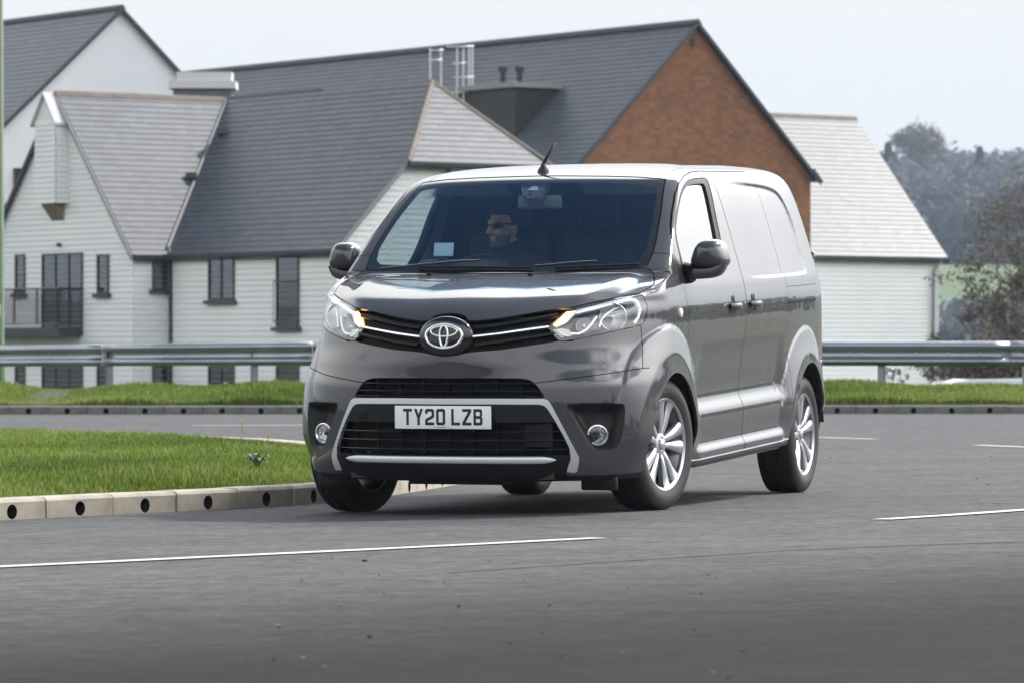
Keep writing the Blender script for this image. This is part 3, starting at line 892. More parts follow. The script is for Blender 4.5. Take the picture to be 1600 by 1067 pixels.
def window(parent, root, O, S, Nn, s0, s1, z0, z1, cols=1, rows=1, sill=True, deep=.07):
    """anthracite casement: frame part with pane and sill sub-parts; O in root space"""
    O = np.asarray(O, float)
    if s0 > s1: s0, s1 = s1, s0
    M = lambda s, z, d: O + S * s + UZ * z + Nn * d
    def bar(mb, a0, a1, b0, b1, d0, d1):
        v = [M(a, b, d) for d in (d0, d1) for b in (b0, b1) for a in (a0, a1)]
        mb.add(v, [(0, 1, 3, 2), (4, 6, 7, 5), (0, 4, 5, 1), (2, 3, 7, 6), (0, 2, 6, 4), (1, 5, 7, 3)])
    fw = .055
    mb = MB()
    bar(mb, s0, s0 + fw, z0, z1, -.03, deep); bar(mb, s1 - fw, s1, z0, z1, -.03, deep)
    bar(mb, s0 + fw, s1 - fw, z1 - fw, z1, -.03, deep); bar(mb, s0 + fw, s1 - fw, z0, z0 + fw, -.03, deep)
    for c in range(1, cols):
        x = s0 + (s1 - s0) * c / cols; bar(mb, x - fw / 2, x + fw / 2, z0 + fw, z1 - fw, -.03, deep * .9)
    for r in range(1, rows):
        z = z0 + (z1 - z0) * r / rows
        for c in range(cols):
            a, b = s0 + (s1 - s0) * c / cols + fw * (1 if c == 0 else .5), s0 + (s1 - s0) * (c + 1) / cols - fw * (1 if c == cols - 1 else .5)
            bar(mb, a, b, z - fw / 2, z + fw / 2, -.03, deep * .85)
    w = mb.build("window", FRAME, parent)
    for c in range(cols):
        for r in range(rows):
            a, b = s0 + (s1 - s0) * c / cols + fw * (1 if c == 0 else .5), s0 + (s1 - s0) * (c + 1) / cols - fw * (1 if c == cols - 1 else .5)
            l, h = z0 + (z1 - z0) * r / rows + fw * (1 if r == 0 else .5), z0 + (z1 - z0) * (r + 1) / rows - fw * (1 if r == rows - 1 else .5)
            new_obj("pane", [M(a, l, .034), M(b, l, .034), M(b, h, .034), M(a, h, .034)], [(0, 1, 2, 3)], PANE, w)
    new_obj("room_behind", [M(s0 + .01, z0 + .01, .026), M(s1 - .01, z0 + .01, .026), M(s1 - .01, z1 - .01, .026), M(s0 + .01, z1 - .01, .026)], [(0, 1, 2, 3)], ROOMD, w)
    if sill:
        mb = MB(); bar(mb, s0 - .10, s1 + .10, z0 - .11, z0 - .005, -.02, .16); mb.build("sill", FRAME, w)
    return w

def ridge(parent, a, b, mat=RIDGE, r=.08, name="ridge_cap"):
    a, b = np.asarray(a, float), np.asarray(b, float)
    L = np.linalg.norm(b - a); d = (b - a) / L
    sd = np.cross(d, UZ); sd /= np.linalg.norm(sd)
    up = np.cross(sd, d)
    m = MB(); vs = []
    for p in (a, b):
        for q, dz in ((-1.25, -.11), (-.55, .01), (0, .045), (.55, .01), (1.25, -.11)):
            vs.append(p + sd * r * q + up * dz)
    m.add(vs, [(i, i + 1, 5 + i + 1, 5 + i) for i in range(4)] + [(0, 1, 2, 3, 4), (9, 8, 7, 6, 5)])
    return m.build(name, mat, parent)

def barge(parent, a, b, w=.18, t=.05, mat=FASCIA, nn=None, name="bargeboard"):
    """board hanging below the line a-b, thickness t along nn"""
    a, b, nn = (np.asarray(q, float) for q in (a, b, nn))
    vs = [a, b, b - UZ * w, a - UZ * w]
    new_obj(name, [p for p in vs] + [p + nn * t for p in vs], [(0, 1, 2, 3), (7, 6, 5, 4), (0, 4, 5, 1), (1, 5, 6, 2), (2, 6, 7, 3), (3, 7, 4, 0)], mat, parent)

def gutter(parent, a, b, nn, mat=FASCIA):
    a, b, nn = (np.asarray(q, float) for q in (a, b, nn))
    m = MB(); vs = []
    for p in (a, b):
        for o_, z in ((.0, .02), (.13, .02), (.13, -.07), (.09, -.11), (.0, -.16)):
            vs.append(p + nn * o_ + UZ * z)
    m.add(vs, [(i, (i + 1) % 5, 5 + (i + 1) % 5, 5 + i) for i in range(5)] + [(0, 1, 2, 3, 4), (9, 8, 7, 6, 5)])
    return m.build("gutter", mat, parent)

def pipe(parent, pts_, r=.045, mat=FASCIA, name="downpipe"):
    m = MB(); m.tube(pts_, r, 8); return m.build(name, mat, parent, True)

GZ0 = -2.4     # foot of the houses, below the road
# ------------------------------------------------ house A: white boarded house with half-hip and gabled wing
JA = np.array([-8.17, 118.0, 0.0])
A = house("white_house", "white weatherboarded house with slate roofs and a dark balcony behind the barrier", "house", tuple(JA))
RZ, EZ, W, QG, QH = 7.83, 3.43, 4.4, 12.3, 10.27
WW, PW = 4.0, 5.51
SL = (RZ - EZ) / W
oh = .18
hz = RZ - 2.15
# main roof, slope facing the camera's left, stopped at the valley with the wing
roof_slope(A, [pq(-W - oh, WW - (W + oh) * 0 - .0 + .35, EZ - oh * SL), pq(-W - oh, QG + oh, EZ - oh * SL), pq(-2.18, QG + oh, hz), pq(0, QH, RZ), pq(0, 0, RZ)], "roof_slope")
roof_slope(A, [pq(W + oh, QG + oh, EZ - oh * SL), pq(W + oh, -8, EZ - oh * SL), pq(0, -8, RZ), pq(0, QH, RZ), pq(2.18, QG + oh, hz)], "roof_slope", courses_on=False)
roof_slope(A, [pq(-W - oh, -8, EZ - oh * SL), pq(-W - oh, -WW, EZ - oh * SL), pq(0, 0, RZ), pq(0, -8, RZ)], "roof_slope", courses_on=False)
# half hip
roof_slope(A, [pq(-2.30, QG + .22, hz - .12), pq(2.30, QG + .22, hz - .12), pq(0, QH, RZ)], "hip_slope")
# wing slopes
wsl = (RZ - EZ) / WW
roof_slope(A, [pq(-PW - .12, WW + oh, EZ - oh * wsl), pq(-W - .1, WW + oh, EZ - oh * wsl), pq(0, 0, RZ), pq(-PW - .12, 0, RZ)], "wing_roof_slope")
roof_slope(A, [pq(-W, -WW - oh, EZ - oh * wsl), pq(-PW - .12, -WW - oh, EZ - oh * wsl), pq(-PW - .12, 0, RZ), pq(0, 0, RZ)], "wing_roof_slope", courses_on=False)
ridge(A, pq(0, QH, RZ + .03), pq(0, 5.0, RZ + .03), RIDGE); ridge(A, pq(0, 5.0, RZ + .05), pq(0, 0, RZ + .05), RIDGED)
ridge(A, pq(-PW - .14, 0, RZ + .04), pq(-.1, 0, RZ + .04), RIDGE)
ridge(A, pq(0, QH, RZ + .02), pq(-2.32, QG + .24, hz - .10), RIDGE, name="hip_cap"); ridge(A, pq(0, QH, RZ + .02), pq(2.32, QG + .24, hz - .10), RIDGE, name="hip_cap")
ridge(A, pq(-.05, .05, RZ + .02), pq(-W - .05, WW + .05, EZ + .03), LEADG, .06, name="valley_lead")
# walls
board_wall(A, pq(-W, WW, 0), E2, -E1, [(0, GZ0), (QG - WW, GZ0), (QG - WW, EZ), (0, EZ)])
board_wall(A, pq(-PW, WW, 0), E1, E2, [(0, GZ0), (PW - W, GZ0), (PW - W, EZ), (0, EZ)])
board_wall(A, pq(-PW, -WW, 0), E2, -E1, [(0, GZ0), (2 * WW, GZ0), (2 * WW, EZ), (WW, RZ - .05), (0, EZ)])
board_wall(A, pq(-W, QG, 0), E1, E2, [(0, GZ0), (2 * W, GZ0), (2 * W, EZ), (W + 2.18, hz - .12), (W - 2.18, hz - .12), (0, EZ)])
for a_, b_ in ((pq(W, QG, 0), pq(W, -8, 0)), (pq(W, -8, 0), pq(-W, -8, 0)), (pq(-W, -8, 0), pq(-W, -WW, 0)), (pq(-W, -WW, 0), pq(-PW, -WW, 0))):
    face(A, "back_wall", [a_ + UZ * GZ0, b_ + UZ * GZ0, b_ + UZ * EZ, a_ + UZ * EZ], BOARD)
# gutters and barge boards
gutter(A, pq(-W - oh, WW + .2, EZ - oh * SL), pq(-W - oh, QG + oh, EZ - oh * SL), -E1)
gutter(A, pq(-PW - .12, WW + oh, EZ - oh * wsl), pq(-W - .1, WW + oh, EZ - oh * wsl), E2)
gutter(A, pq(-2.34, QG + .24, hz - .13), pq(2.34, QG + .24, hz - .13), E2)
barge(A, pq(-PW - .14, 0, RZ), pq(-PW - .14, WW + oh, EZ - oh * wsl), .15, .04, LEADG, -E1)
barge(A, pq(-PW - .14, 0, RZ), pq(-PW - .14, -WW - oh, EZ - oh * wsl), .15, .04, FASCIA, -E1)
barge(A, pq(-W - oh, QG + oh + .01, EZ - oh * SL), pq(-2.25, QG + oh + .01, hz), .14, .04, LEADG, E2)
pipe(A, [pq(-W - .06, WW + .22, EZ - .2), pq(-W - .06, WW + .22, GZ0)], .055)
pipe(A, [pq(-.9, QG + .2, hz - .2), pq(-1.1, QG + .12, hz - .5), pq(-1.4, QG + .10, hz - 1.0)], .05)
# windows of the main wall (measured off the photograph)
OMW = pq(-W, WW, 0)
def win_px(root, O, S, Nn, u0, u1, v0, v1, **k):
    Ow = np.asarray(O) + np.asarray(root.location)
    s0, zt_ = on_wall(Ow, S, u0, v0); s1, zb_ = on_wall(Ow, S, u1, v1)
    return window(root, root, O, S, Nn, s0, s1, zb_, zt_, **k)
win_px(A, OMW, E2, -E1, 328, 368, 394, 469, cols=2)
w_ = win_px(A, OMW, E2, -E1, 434, 469, 390, 511, cols=1, rows=1)
win_px(A, OMW, E2, -E1, 328, 368, 571, 640, cols=2); win_px(A, OMW, E2, -E1, 434, 469, 571, 640)
Ow = OMW + JA
s0, zr = on_wall(Ow, E2, 433, 440); s1, _ = on_wall(Ow, E2, 470, 440); _, zb = on_wall(Ow, E2, 450, 508)
m = MB()
for z in (zr, zb + .08): m.tube([OMW + E2 * s0 - E1 * .12 + UZ * z, OMW + E2 * s1 - E1 * .12 + UZ * z], .022, 6)
m.build("juliet_rail", FRAME, A)
for k_ in range(7):
    s = s0 + (s1 - s0) * k_ / 6
    m = MB(); m.tube([OMW + E2 * s - E1 * .12 + UZ * zr, OMW + E2 * s - E1 * .12 + UZ * (zb + .08)], .009, 4); m.build("baluster", FRAME, A)
# wing side wall window, wing gable windows, balcony
OSW = pq(-PW, WW, 0)
win_px(A, OSW, E1, E2, 237, 260, 397, 453); win_px(A, OSW, E1, E2, 237, 260, 571, 640)
OGW = pq(-PW, -WW, 0)
for vv in ((398, 459), (571, 640)):
    win_px(A, OGW, E2, -E1, 26, 41, *vv); win_px(A, OGW, E2, -E1, 154, 172, *vv)
win_px(A, OGW, E2, -E1, 68, 131, 397, 524, cols=3, sill=False); win_px(A, OGW, E2, -E1, 68, 131, 571, 660, cols=3, sill=False)
Og = OGW + JA
sb0, zs0 = on_wall(Og, E2, -12, 513); sb1, zs1 = on_wall(Og, E2, 129, 512)
bd = .75
m = MB()
v8 = [OGW + E2 * s - E1 * d + UZ * z for d in (.02, bd) for z in (zs1 - .24, zs1) for s in (sb0, sb1)]
m.add(v8, [(0, 1, 3, 2), (4, 6, 7, 5), (0, 4, 5, 1), (2, 3, 7, 6), (0, 2, 6, 4), (1, 5, 7, 3)])
bal = m.build("balcony", FASCIA, A)
zt_r = zs1 + 1.08
P0, P1, P2, P3 = (OGW + E2 * sb0 - E1 * .05, OGW + E2 * sb0 - E1 * bd, OGW + E2 * sb1 - E1 * bd, OGW + E2 * sb1 - E1 * .05)
m = MB(); m.tube([p + UZ * zt_r for p in (P0, P1, P2, P3)], .03, 6); m.tube([p + UZ * (zs1 + .10) for p in (P0, P1, P2, P3)], .02, 6); m.build("handrail", FRAME, bal)
for a_, b_, nb in ((P0, P1, 6), (P1, P2, 44), (P2, P3, 6)):
    for k_ in range(nb):
        p = a_ + (b_ - a_) * (k_ + .5) / nb
        m = MB(); m.tube([p + UZ * (zs1 + .1), p + UZ * zt_r], .011 if k_ % 11 else .03, 4); m.build("baluster", FRAME, bal)
# hoist housing on the gable (small gabled box on a bracket)
lz0, lz1, lw, lp_ = 4.75, 7.10, .58, .42
q0_ = -.05
def lp3(p, q, z): return pq(-PW - p, q0_ + q, z)
hoist = new_obj("hoist_housing", [lp3(0, -lw, lz0), lp3(lp_, -lw, lz0), lp3(lp_, lw, lz0), lp3(0, lw, lz0), lp3(0, -lw, lz1), lp3(lp_, -lw, lz1), lp3(lp_, lw, lz1), lp3(0, lw, lz1), lp3(lp_, 0, RZ - .06), lp3(0, 0, RZ - .06)],
        [(0, 3, 2, 1), (0, 1, 5, 4), (2, 3, 7, 6), (1, 2, 6, 8, 5)], BOARD, A)
for k_ in range(16):
    z = lz0 + k_ * .145
    if z > lz1 - .05: break
    for a_, b_, nn in ((lp3(lp_, -lw, z), lp3(lp_, lw, z), -E1), (lp3(lp_, lw, z), lp3(0, lw, z), E2)):
        new_obj("weatherboard", [a_ + nn * .003, b_ + nn * .003, a_ + nn * .034, b_ + nn * .034, b_ + nn * .003 + UZ * .15, a_ + nn * .003 + UZ * .15], [(2, 3, 4, 5), (0, 1, 3, 2)], BOARD, hoist)
for sg in (1, -1):
    c4 = [lp3(lp_ + .1, sg * (lw + .12), lz1 - .13), lp3(-.3, sg * (lw + .12), lz1 - .13), lp3(-.3, 0, RZ + .02), lp3(lp_ + .1, 0, RZ + .02)]
    new_obj("hoist_roof", c4 + [p - UZ * .07 for p in c4], [(0, 1, 2, 3), (7, 6, 5, 4), (0, 4, 5, 1), (1, 5, 6, 2), (2, 6, 7, 3), (3, 7, 4, 0)], pmat('hoist_roof_pale', (.5, .5, .5), .6), hoist)
new_obj("hoist_bracket", [lp3(0, -.35, lz0), lp3(lp_ * .9, -.35, lz0), lp3(0, -.35, lz0 - .5), lp3(0, .35, lz0), lp3(lp_ * .9, .35, lz0), lp3(0, .35, lz0 - .5)], [(0, 1, 2), (5, 4, 3), (1, 4, 5, 2), (0, 3, 4, 1)], pmat("bracket_wood", (.20, .15, .10), .8), hoist)
# small fittings
m = MB(); sl, zl = on_wall(Og, E2, 95, 383); c = OGW + E2 * sl - E1 * .06 + UZ * zl; m.rbox(tuple(c), (.16, .16, .10), .03); m.build("wall_lamp", FRAME, A)
def roof_vent(p, q, z):
    c = pq(p, q, z); m = MB(); m.box(tuple(c), (.30, .30, .16), Matrix.Rotation(R(-20), 3, 'X')); m.build("roof_vent", FASCIA, A)
roof_vent(-2.55, 2.20, RZ - 2.18 * wsl + .06); roof_vent(-1.15, 1.6, RZ - 1.15 * SL + .10)
# square stack behind the ridge
c = pq(2.6, -5.5, 0)
m = MB(); m.box((c[0], c[1], 6.8), (1.75, 1.0, 3.4)); m.build("chimney_stack", pmat("stack_grey", (.12, .11, .135), .7), A)
m = MB(); m.box((c[0], c[1], 8.61), (2.0, 1.25, .22)); m.box((c[0] + .05, c[1], 8.86), (1.65, 1.0, .28)); m.build("stack_cap", pmat("stack_cap_white", (.62, .62, .62), .6), A)

# ------------------------------------------------ house C: long house with a brown tile-hung gable
JC = np.array([5.546, 125.0, 0.0])
Ch = house("brown_gabled_house", "long slate roofed house with a brown brick-like gable behind the van", "house", tuple(JC))
CR, CW, CE, CL = 10.61, 4.75, 6.0, 29.9
csl = (CR - CE) / CW
roof_slope(Ch, [pq(-CW - .1, -CL, CE - .1 * csl), pq(-CW - .1, .16, CE - .1 * csl), pq(0, .16, CR), pq(0, -CL, CR)])
roof_slope(Ch, [pq(CW + .1, .16, CE - .1 * csl), pq(CW + .1, -CL, CE - .1 * csl), pq(0, -CL, CR), pq(0, .16, CR)], courses_on=False)
ridge(Ch, pq(0, .18, CR + .05), pq(0, -CL, CR + .05), RIDGED, .13)
gw = CW - .15
wallC = new_obj("gable_wall", [pq(-gw, 0, GZ0), pq(gw, 0, GZ0), pq(gw, 0, CE), pq(0, 0, CR - .1), pq(-gw, 0, CE)], [(0, 1, 2, 3, 4)], TILES, Ch)
with_shade(wallC, [.4])
courses(wallC, "tile_course", pq(-gw, 0, 0), E1, UZ, E2, [(0, 1.0), (2 * gw, 1.0), (2 * gw, CE), (gw, CR - .12), (0, CE)], .108, .22, TILES, .016, .003, .003)
barge(Ch, pq(0, .17, CR + .02), pq(CW + .12, .17, CE - .12 * csl), .13, .05, FASCIA, E2)
barge(Ch, pq(0, .17, CR + .02), pq(-CW - .12, .17, CE - .12 * csl), .13, .05, FASCIA, E2)
new_obj("eave_corner", [pq(gw, .05, CE + .25), pq(CW + .22, .05, CE - .15), pq(gw, .05, CE - .15), pq(gw, .22, CE + .25), pq(CW + .22, .22, CE - .15), pq(gw, .22, CE - .15)], [(0, 2, 1), (3, 4, 5), (0, 1, 4, 3), (1, 2, 5, 4), (2, 0, 3, 5)], FASCIA, Ch)
for a_, b_ in ((pq(gw, 0, 0), pq(gw, -CL, 0)), (pq(-gw, -CL, 0), pq(-gw, 0, 0)), (pq(gw, -CL, 0), pq(-gw, -CL, 0))):
    face(Ch, "side_wall", [a_ + UZ * GZ0, b_ + UZ * GZ0, b_ + UZ * CE, a_ + UZ * CE], RENDERW)
m = MB(); m.box(tuple(pq(-.1, .05, CR - .62)), (.10, .10, .22)); m.build("vent_slot", FASCIA, Ch)
# flat-topped dormer with two flues
dq0, dq1, dp0, dz1 = -9.5, -4.3, -3.6, 8.72
dzb = CR - 3.6 * csl
dpb = -(CR - dz1) / csl
D8 = [pq(dp0, dq0, dzb - .3), pq(dp0, dq1, dzb - .3), pq(dp0, dq1, dz1), pq(dp0, dq0, dz1), pq(dpb, dq1, dz1), pq(dpb, dq0, dz1)]
dorm = new_obj("dormer", D8, [(0, 1, 2, 3), (1, 4, 2), (0, 3, 5)], DARKT, Ch)
with_shade(dorm, [.4, .1, .4])
courses(dorm, "tile_course", pq(dp0, dq0, 0), E2, UZ, -E1, [(0, dzb - .3), (dq1 - dq0, dzb - .3), (dq1 - dq0, dz1 - .1), (0, dz1 - .1)], .16, .25, DARKT)
tp = [pq(dp0 - .15, dq0 - .1, dz1), pq(dp0 - .15, dq1 + .15, dz1), pq(dpb + .05, dq1 + .15, dz1), pq(dpb + .05, dq0 - .1, dz1)]
new_obj("dormer_roof", tp + [p + UZ * .16 for p in tp], [(0, 1, 5, 4), (1, 2, 6, 5), (2, 3, 7, 6), (3, 0, 4, 7), (4, 5, 6, 7), (3, 2, 1, 0)], LEADG, dorm)
for u in (786, 812):
    X = (u - 800) / FPX * 127.2
    c = np.array([X, 127.2, 0]) - JC
    m = MB(); m.lathe([(dz1 + .1, .09), (dz1 + .52, .09), (dz1 + .53, .15), (dz1 + .68, .15), (dz1 + .70, 0)], 12, 'z', (c[0], c[1], 0)); m.build("flue", FASCIA, Ch, True, R(40))
# caged access ladder
LAD = pmat("ladder_galvanised", (.62, .65, .67), .4, .3)
c0 = np.array([(703 - 800) / FPX * 128.5, 128.5, 0]) - JC
lz = lambda v: CAM_H + (HORIZON - v) / FPX * 128.5
lad = []
m = MB()
for dx in (-.62, -.28, .22, .42, .60, .70):
    m.tube([(c0[0] + dx, c0[1] + .1 * math.sin(dx * 9), lz(150) - .6), (c0[0] + dx, c0[1] + .1 * math.sin(dx * 9), lz(76 if dx < .5 else 71))], .028, 5)
tag(m.build("ladder_rail", LAD, Ch), kind="stuff")
for v_, a_, b_ in ((74, -.1, .75), (95, -.65, -.25), (100, .1, .5), (122, .1, .75), (80, -.6, -.2), (146, -.65, .72)):
    m = MB(); m.tube([(c0[0] + a_, c0[1] - .1, lz(v_)), (c0[0] + (a_ + b_) / 2, c0[1] - .38, lz(v_ + 1)), (c0[0] + b_, c0[1] - .1, lz(v_ - 1))], .025, 5); m.build("ladder_hoop", LAD, Ch, True)

# ------------------------------------------------ house D: white boarded house on the right
YD = 140.0
JD = np.array([(1337 - 800) / FPX * YD, YD, 0.0])
Dh = house("small_white_house", "white weatherboarded house with pale slate roof right of the van", "house", tuple(JD))
DR, DW, DE, DLn = CAM_H + 349 / FPX * YD, 4.63, 0, 10.5
DE = CAM_H + 132 / FPX * 136.25
dsl = (DR - DE) / DW
roof_slope(Dh, [pq(-DLn, DW, DE), pq(.0, DW, DE), pq(.0, 0, DR), pq(-DLn, 0, DR)])
roof_slope(Dh, [pq(.0, -DW, DE), pq(-DLn, -DW, DE), pq(-DLn, 0, DR), pq(.0, 0, DR)], courses_on=False)
ridge(Dh, pq(.02, 0, DR + .04), pq(-DLn, 0, DR + .04), RIDGE)
ow = DW - .25
board_wall(Dh, pq(-DLn, ow, 0), E1, E2, [(0, GZ0), (DLn - .25, GZ0), (DLn - .25, DE + .1), (0, DE + .1)])
face(Dh, "gable_wall", [pq(-.25, ow, GZ0), pq(-.25, -ow, GZ0), pq(-.25, -ow, DE + .1), pq(-.25, 0, DR - .15), pq(-.25, ow, DE + .1)], BOARD)
face(Dh, "back_wall", [pq(-.25, -ow, GZ0), pq(-DLn, -ow, GZ0), pq(-DLn, -ow, DE), pq(-.25, -ow, DE)], BOARD)
gutter(Dh, pq(-DLn, DW - .02, DE - .02), pq(.02, DW - .02, DE - .02), E2)
barge(Dh, pq(.0, 0, DR), pq(.0, DW, DE), .16, .04, FASCIA, E1)
m = MB(); m.box(tuple(pq(-.25, ow + .01, (GZ0 + DE) / 2)), (.14, .14, DE - GZ0)); m.build("corner_board", BOARD, Dh)
pipe(Dh, [pq(-.30, DW + .05, DE - .1), pq(-.50, ow + .12, DE - .45), pq(-.52, ow + .10, GZ0)], .05, pmat("grey_downpipe", (.20, .23, .23), .5))
pr = [pq(-.2, ow - .6, DE - .15), pq(.55, ow - .6, DE - .75), pq(.55, ow - 2.6, DE - .75), pq(-.2, ow - 2.6, DE - .15)]
new_obj("porch_roof", pr + [p - UZ * .12 for p in pr], [(0, 1, 2, 3), (7, 6, 5, 4), (0, 4, 5, 1), (1, 5, 6, 2), (2, 6, 7, 3), (3, 7, 4, 0)], LEADG, Dh)
c = pq(.30, ow - .75, (GZ0 + DE - .8) / 2)
m = MB(); m.box(tuple(c), (.16, .16, DE - .8 - GZ0)); m.build("porch_post", BOARD, Dh)

# ------------------------------------------------ house B: white rendered gable behind on the left
JB = np.array([(187 - 800) / FPX * 140.0, 140.0, 0.0])
Bh = house("rendered_house", "tall white rendered gable house with dark slate roof at top left", "house", tuple(JB))
BR = CAM_H + 523 / FPX * 140; bs_ = .90
bl, br = 7.0, 2.5
roof_slope(Bh, [pq(-bl - .15, -16, BR - (bl + .15) * bs_), pq(-bl - .15, .14, BR - (bl + .15) * bs_), pq(0, .14, BR), pq(0, -16, BR)], gauge=.26)
roof_slope(Bh, [pq(br + .15, .14, BR - (br + .15) * bs_), pq(br + .15, -16, BR - (br + .15) * bs_), pq(0, -16, BR), pq(0, .14, BR)], courses_on=False)
ridge(Bh, pq(0, .16, BR + .05), pq(0, -16, BR + .05), RIDGED, .13)
OB = pq(-bl, 0, 0)
board_wall(Bh, OB, E1, E2, [(0, GZ0), (bl + br, GZ0), (bl + br, BR - br * bs_ - .1), (bl, BR - .12), (0, BR - bl * bs_ - .1)], mat=RENDERW, boards=False)
face(Bh, "side_wall", [pq(br, 0, GZ0), pq(br, -16, GZ0), pq(br, -16, BR - br * bs_), pq(br, 0, BR - br * bs_)], RENDERW)
face(Bh, "side_wall", [pq(-bl, -16, GZ0), pq(-bl, 0, GZ0), pq(-bl, 0, BR - bl * bs_), pq(-bl, -16, BR - bl * bs_)], RENDERW)
barge(Bh, pq(0, .15, BR), pq(br + .15, .15, BR - (br + .15) * bs_), .16, .05, FASCIA, E2)
barge(Bh, pq(0, .15, BR), pq(-bl - .15, .15, BR - (bl + .15) * bs_), .16, .05, FASCIA, E2)
win_px(Bh, OB, E1, E2, 21, 42, 263, 297, cols=1, rows=2, sill=False)

# =================================================================== trees and the far hillside
BARK = pmat("bark", (.095, .080, .068), .9, noise=(8, .3))
TWIG = grass_mat("twigs_and_buds", (.070, .060, .052), (.135, .112, .094), (.165, .150, .090))
FARW = grass_mat("far_wood_foliage_hazed", (.060, .072, .085), (.095, .108, .125), (.135, .140, .145))  # distance haze is partly painted into these pale blue-grey tones
EVER = grass_mat("evergreen_foliage", (.008, .016, .010), (.018, .034, .018), (.035, .055, .028))
HEDGE = grass_mat("hedge_leaves", (.014, .026, .010), (.035, .060, .018), (.075, .10, .035))
def leaf_cloud(name, C, size, mat, parent=None, flat=.0):
    """small leaf-sized faces at points C"""
    n = len(C)
    a = RNG.normal(size=(n, 3)); a /= np.linalg.norm(a, axis=1, keepdims=True)
    b = np.cross(a, RNG.normal(size=(n, 3))); b /= np.linalg.norm(b, axis=1, keepdims=True)
    s = (size * (.5 + RNG.random(n)))[:, None] if np.ndim(size) == 0 else (size * (.5 + RNG.random(n)))[:, None]
    V = np.stack([C - a * s, C + b * s * .55, C + a * s, C - b * s * .55], 1).reshape(-1, 3)
    me = bpy.data.meshes.new(name)
    me.vertices.add(4 * n); me.vertices.foreach_set("co", V.ravel())
    me.loops.add(4 * n); me.polygons.add(n)
    me.loops.foreach_set("vertex_index", np.arange(4 * n)); me.polygons.foreach_set("loop_start", np.arange(n) * 4)
    me.update(calc_edges=True)
    at = me.attributes.new("shade", 'FLOAT', 'POINT'); at.data.foreach_set("value", np.repeat(np.clip(RNG.normal(.45, .22, n), 0, 1), 4))
    o = bpy.data.objects.new(name, me); scene.collection.objects.link(o); me.materials.append(mat)
    if parent: o.parent = parent
    return o
def bare_tree(name, label, loc, h, spread, seed, levels=5, twig=True, leaf=0, leafmat=None, trunk_r=None, up=.55, group=None, seg=5, leaf_size=.05, stems=1, scat=.007):
    rg = random.Random(seed)
    root = empty(name, label, "tree", tuple(loc), 0, group)
    tr, crown = MB(), MB()
    tips = []
    def grow(p, d, L, r, lev):
        n = 3
        q = p; pts_, rr = [p], [r]
        for i in range(n):
            d = (d + Vector((rg.gauss(0, .16), rg.gauss(0, .16), rg.gauss(0, .10) + .05 * up))).normalized()
            q = q + d * (L / n); pts_.append(q); rr.append(r * (1 - .45 * (i + 1) / n))
        (tr if lev <= 1 else crown).tube(pts_, rr, seg if lev < 3 else 3, caps=False)
        if lev >= levels:
            tips.append(q); tips.extend(pts_[1:]); return
        k = rg.choice((3, 3, 4)) if lev < levels - 1 else rg.choice((3, 4, 5))
        for j in range(k):
            t = .45 + .55 * (j + 1) / k if lev > 0 else .35 + .65 * (j + 1) / k
            idx = min(n, max(1, int(round(t * n))))
            b = pts_[idx]
            ax = Vector((rg.gauss(0, 1), rg.gauss(0, 1), rg.gauss(0, .45)))
            nd = (d * (1 - spread) + ax.normalized() * spread + Vector((0, 0, up * .25))).normalized()
            grow(b, nd, L * rg.uniform(.58, .80), rr[idx] * rg.uniform(.5, .7), lev + 1)
    tr0 = trunk_r or h * .028
    for s_ in range(stems):
        off = Vector((rg.gauss(0, .5), rg.gauss(0, .4), 0)) * (0 if stems == 1 else 1)
        grow(off, Vector((rg.gauss(0, .12 * stems), rg.gauss(0, .1), 1)).normalized(), h * .34, tr0, 0)
    tr.build("trunk", BARK, root, True)
    o = crown.build("crown", BARK, root, True)
    if leaf:
        T = np.array([tuple(t) for t in tips])
        C = np.repeat(T, leaf, 0) + RNG.normal(0, h * scat, (len(T) * leaf, 3))
        leaf_cloud("twigs", C, leaf_size, leafmat or TWIG, root)
    return root
# brownish tree standing right of the small white house
pz_ = lambda u, d: ((u - 800) / FPX * d, d, float(land_z((u - 800) / FPX * d, d)) - .1)
bare_tree("bare_tree", "brown twiggy tree in bud at the right edge beyond the barrier", pz_(1680, 98), 9.0, .38, 5, 6, leaf=1, leaf_size=.042, up=.15, stems=2)
bare_tree("bare_tree", "low brown thicket tree just right of the white house", pz_(1600, 92), 4.4, .42, 9, 6, leaf=1, leaf_size=.042, up=.05, stems=3)
bare_tree("bare_tree", "tangled brown tree in front of the field at far right", pz_(1645, 94), 6.8, .40, 12, 6, leaf=1, leaf_size=.042, up=.12, stems=2)
def shrub(label, u, d, w, h, n, mat, group=None):
    root = empty("shrub", label, "shrub", pz_(u, d), 0, group)
    C = RNG.normal(size=(n, 3)); C /= np.linalg.norm(C, axis=1, keepdims=True)
    C *= (RNG.random(n)**.4)[:, None] * (w, w * .7, h * .5)
    C *= (1 + .25 * np.sin(C[:, :1] * 5 + 1) * np.cos(C[:, 2:3] * 4)); C[:, 2] += h * .5
    leaf_cloud("foliage", C, .05, mat, root)
    m = MB()
    for k in range(26):
        q = RNG.random() * 6.28; r = RNG.random() * .8
        m.tube([(0, 0, 0), (w * .5 * r * math.cos(q), w * .35 * r * math.sin(q), h * .5), (w * r * math.cos(q), w * .7 * r * math.sin(q), h * (.7 + .35 * RNG.random()))], [.03, .018, .006], 4, caps=False)
    m.build("stems", BARK, root)
shrub("dense dark brown shrub against the corner of the small white house", 1530, 86, .8, 3.0, 8000, TWIG)
shrub("broad brown shrub under the bare trees at the right edge", 1610, 84, 1.3, 3.6, 14000, TWIG)

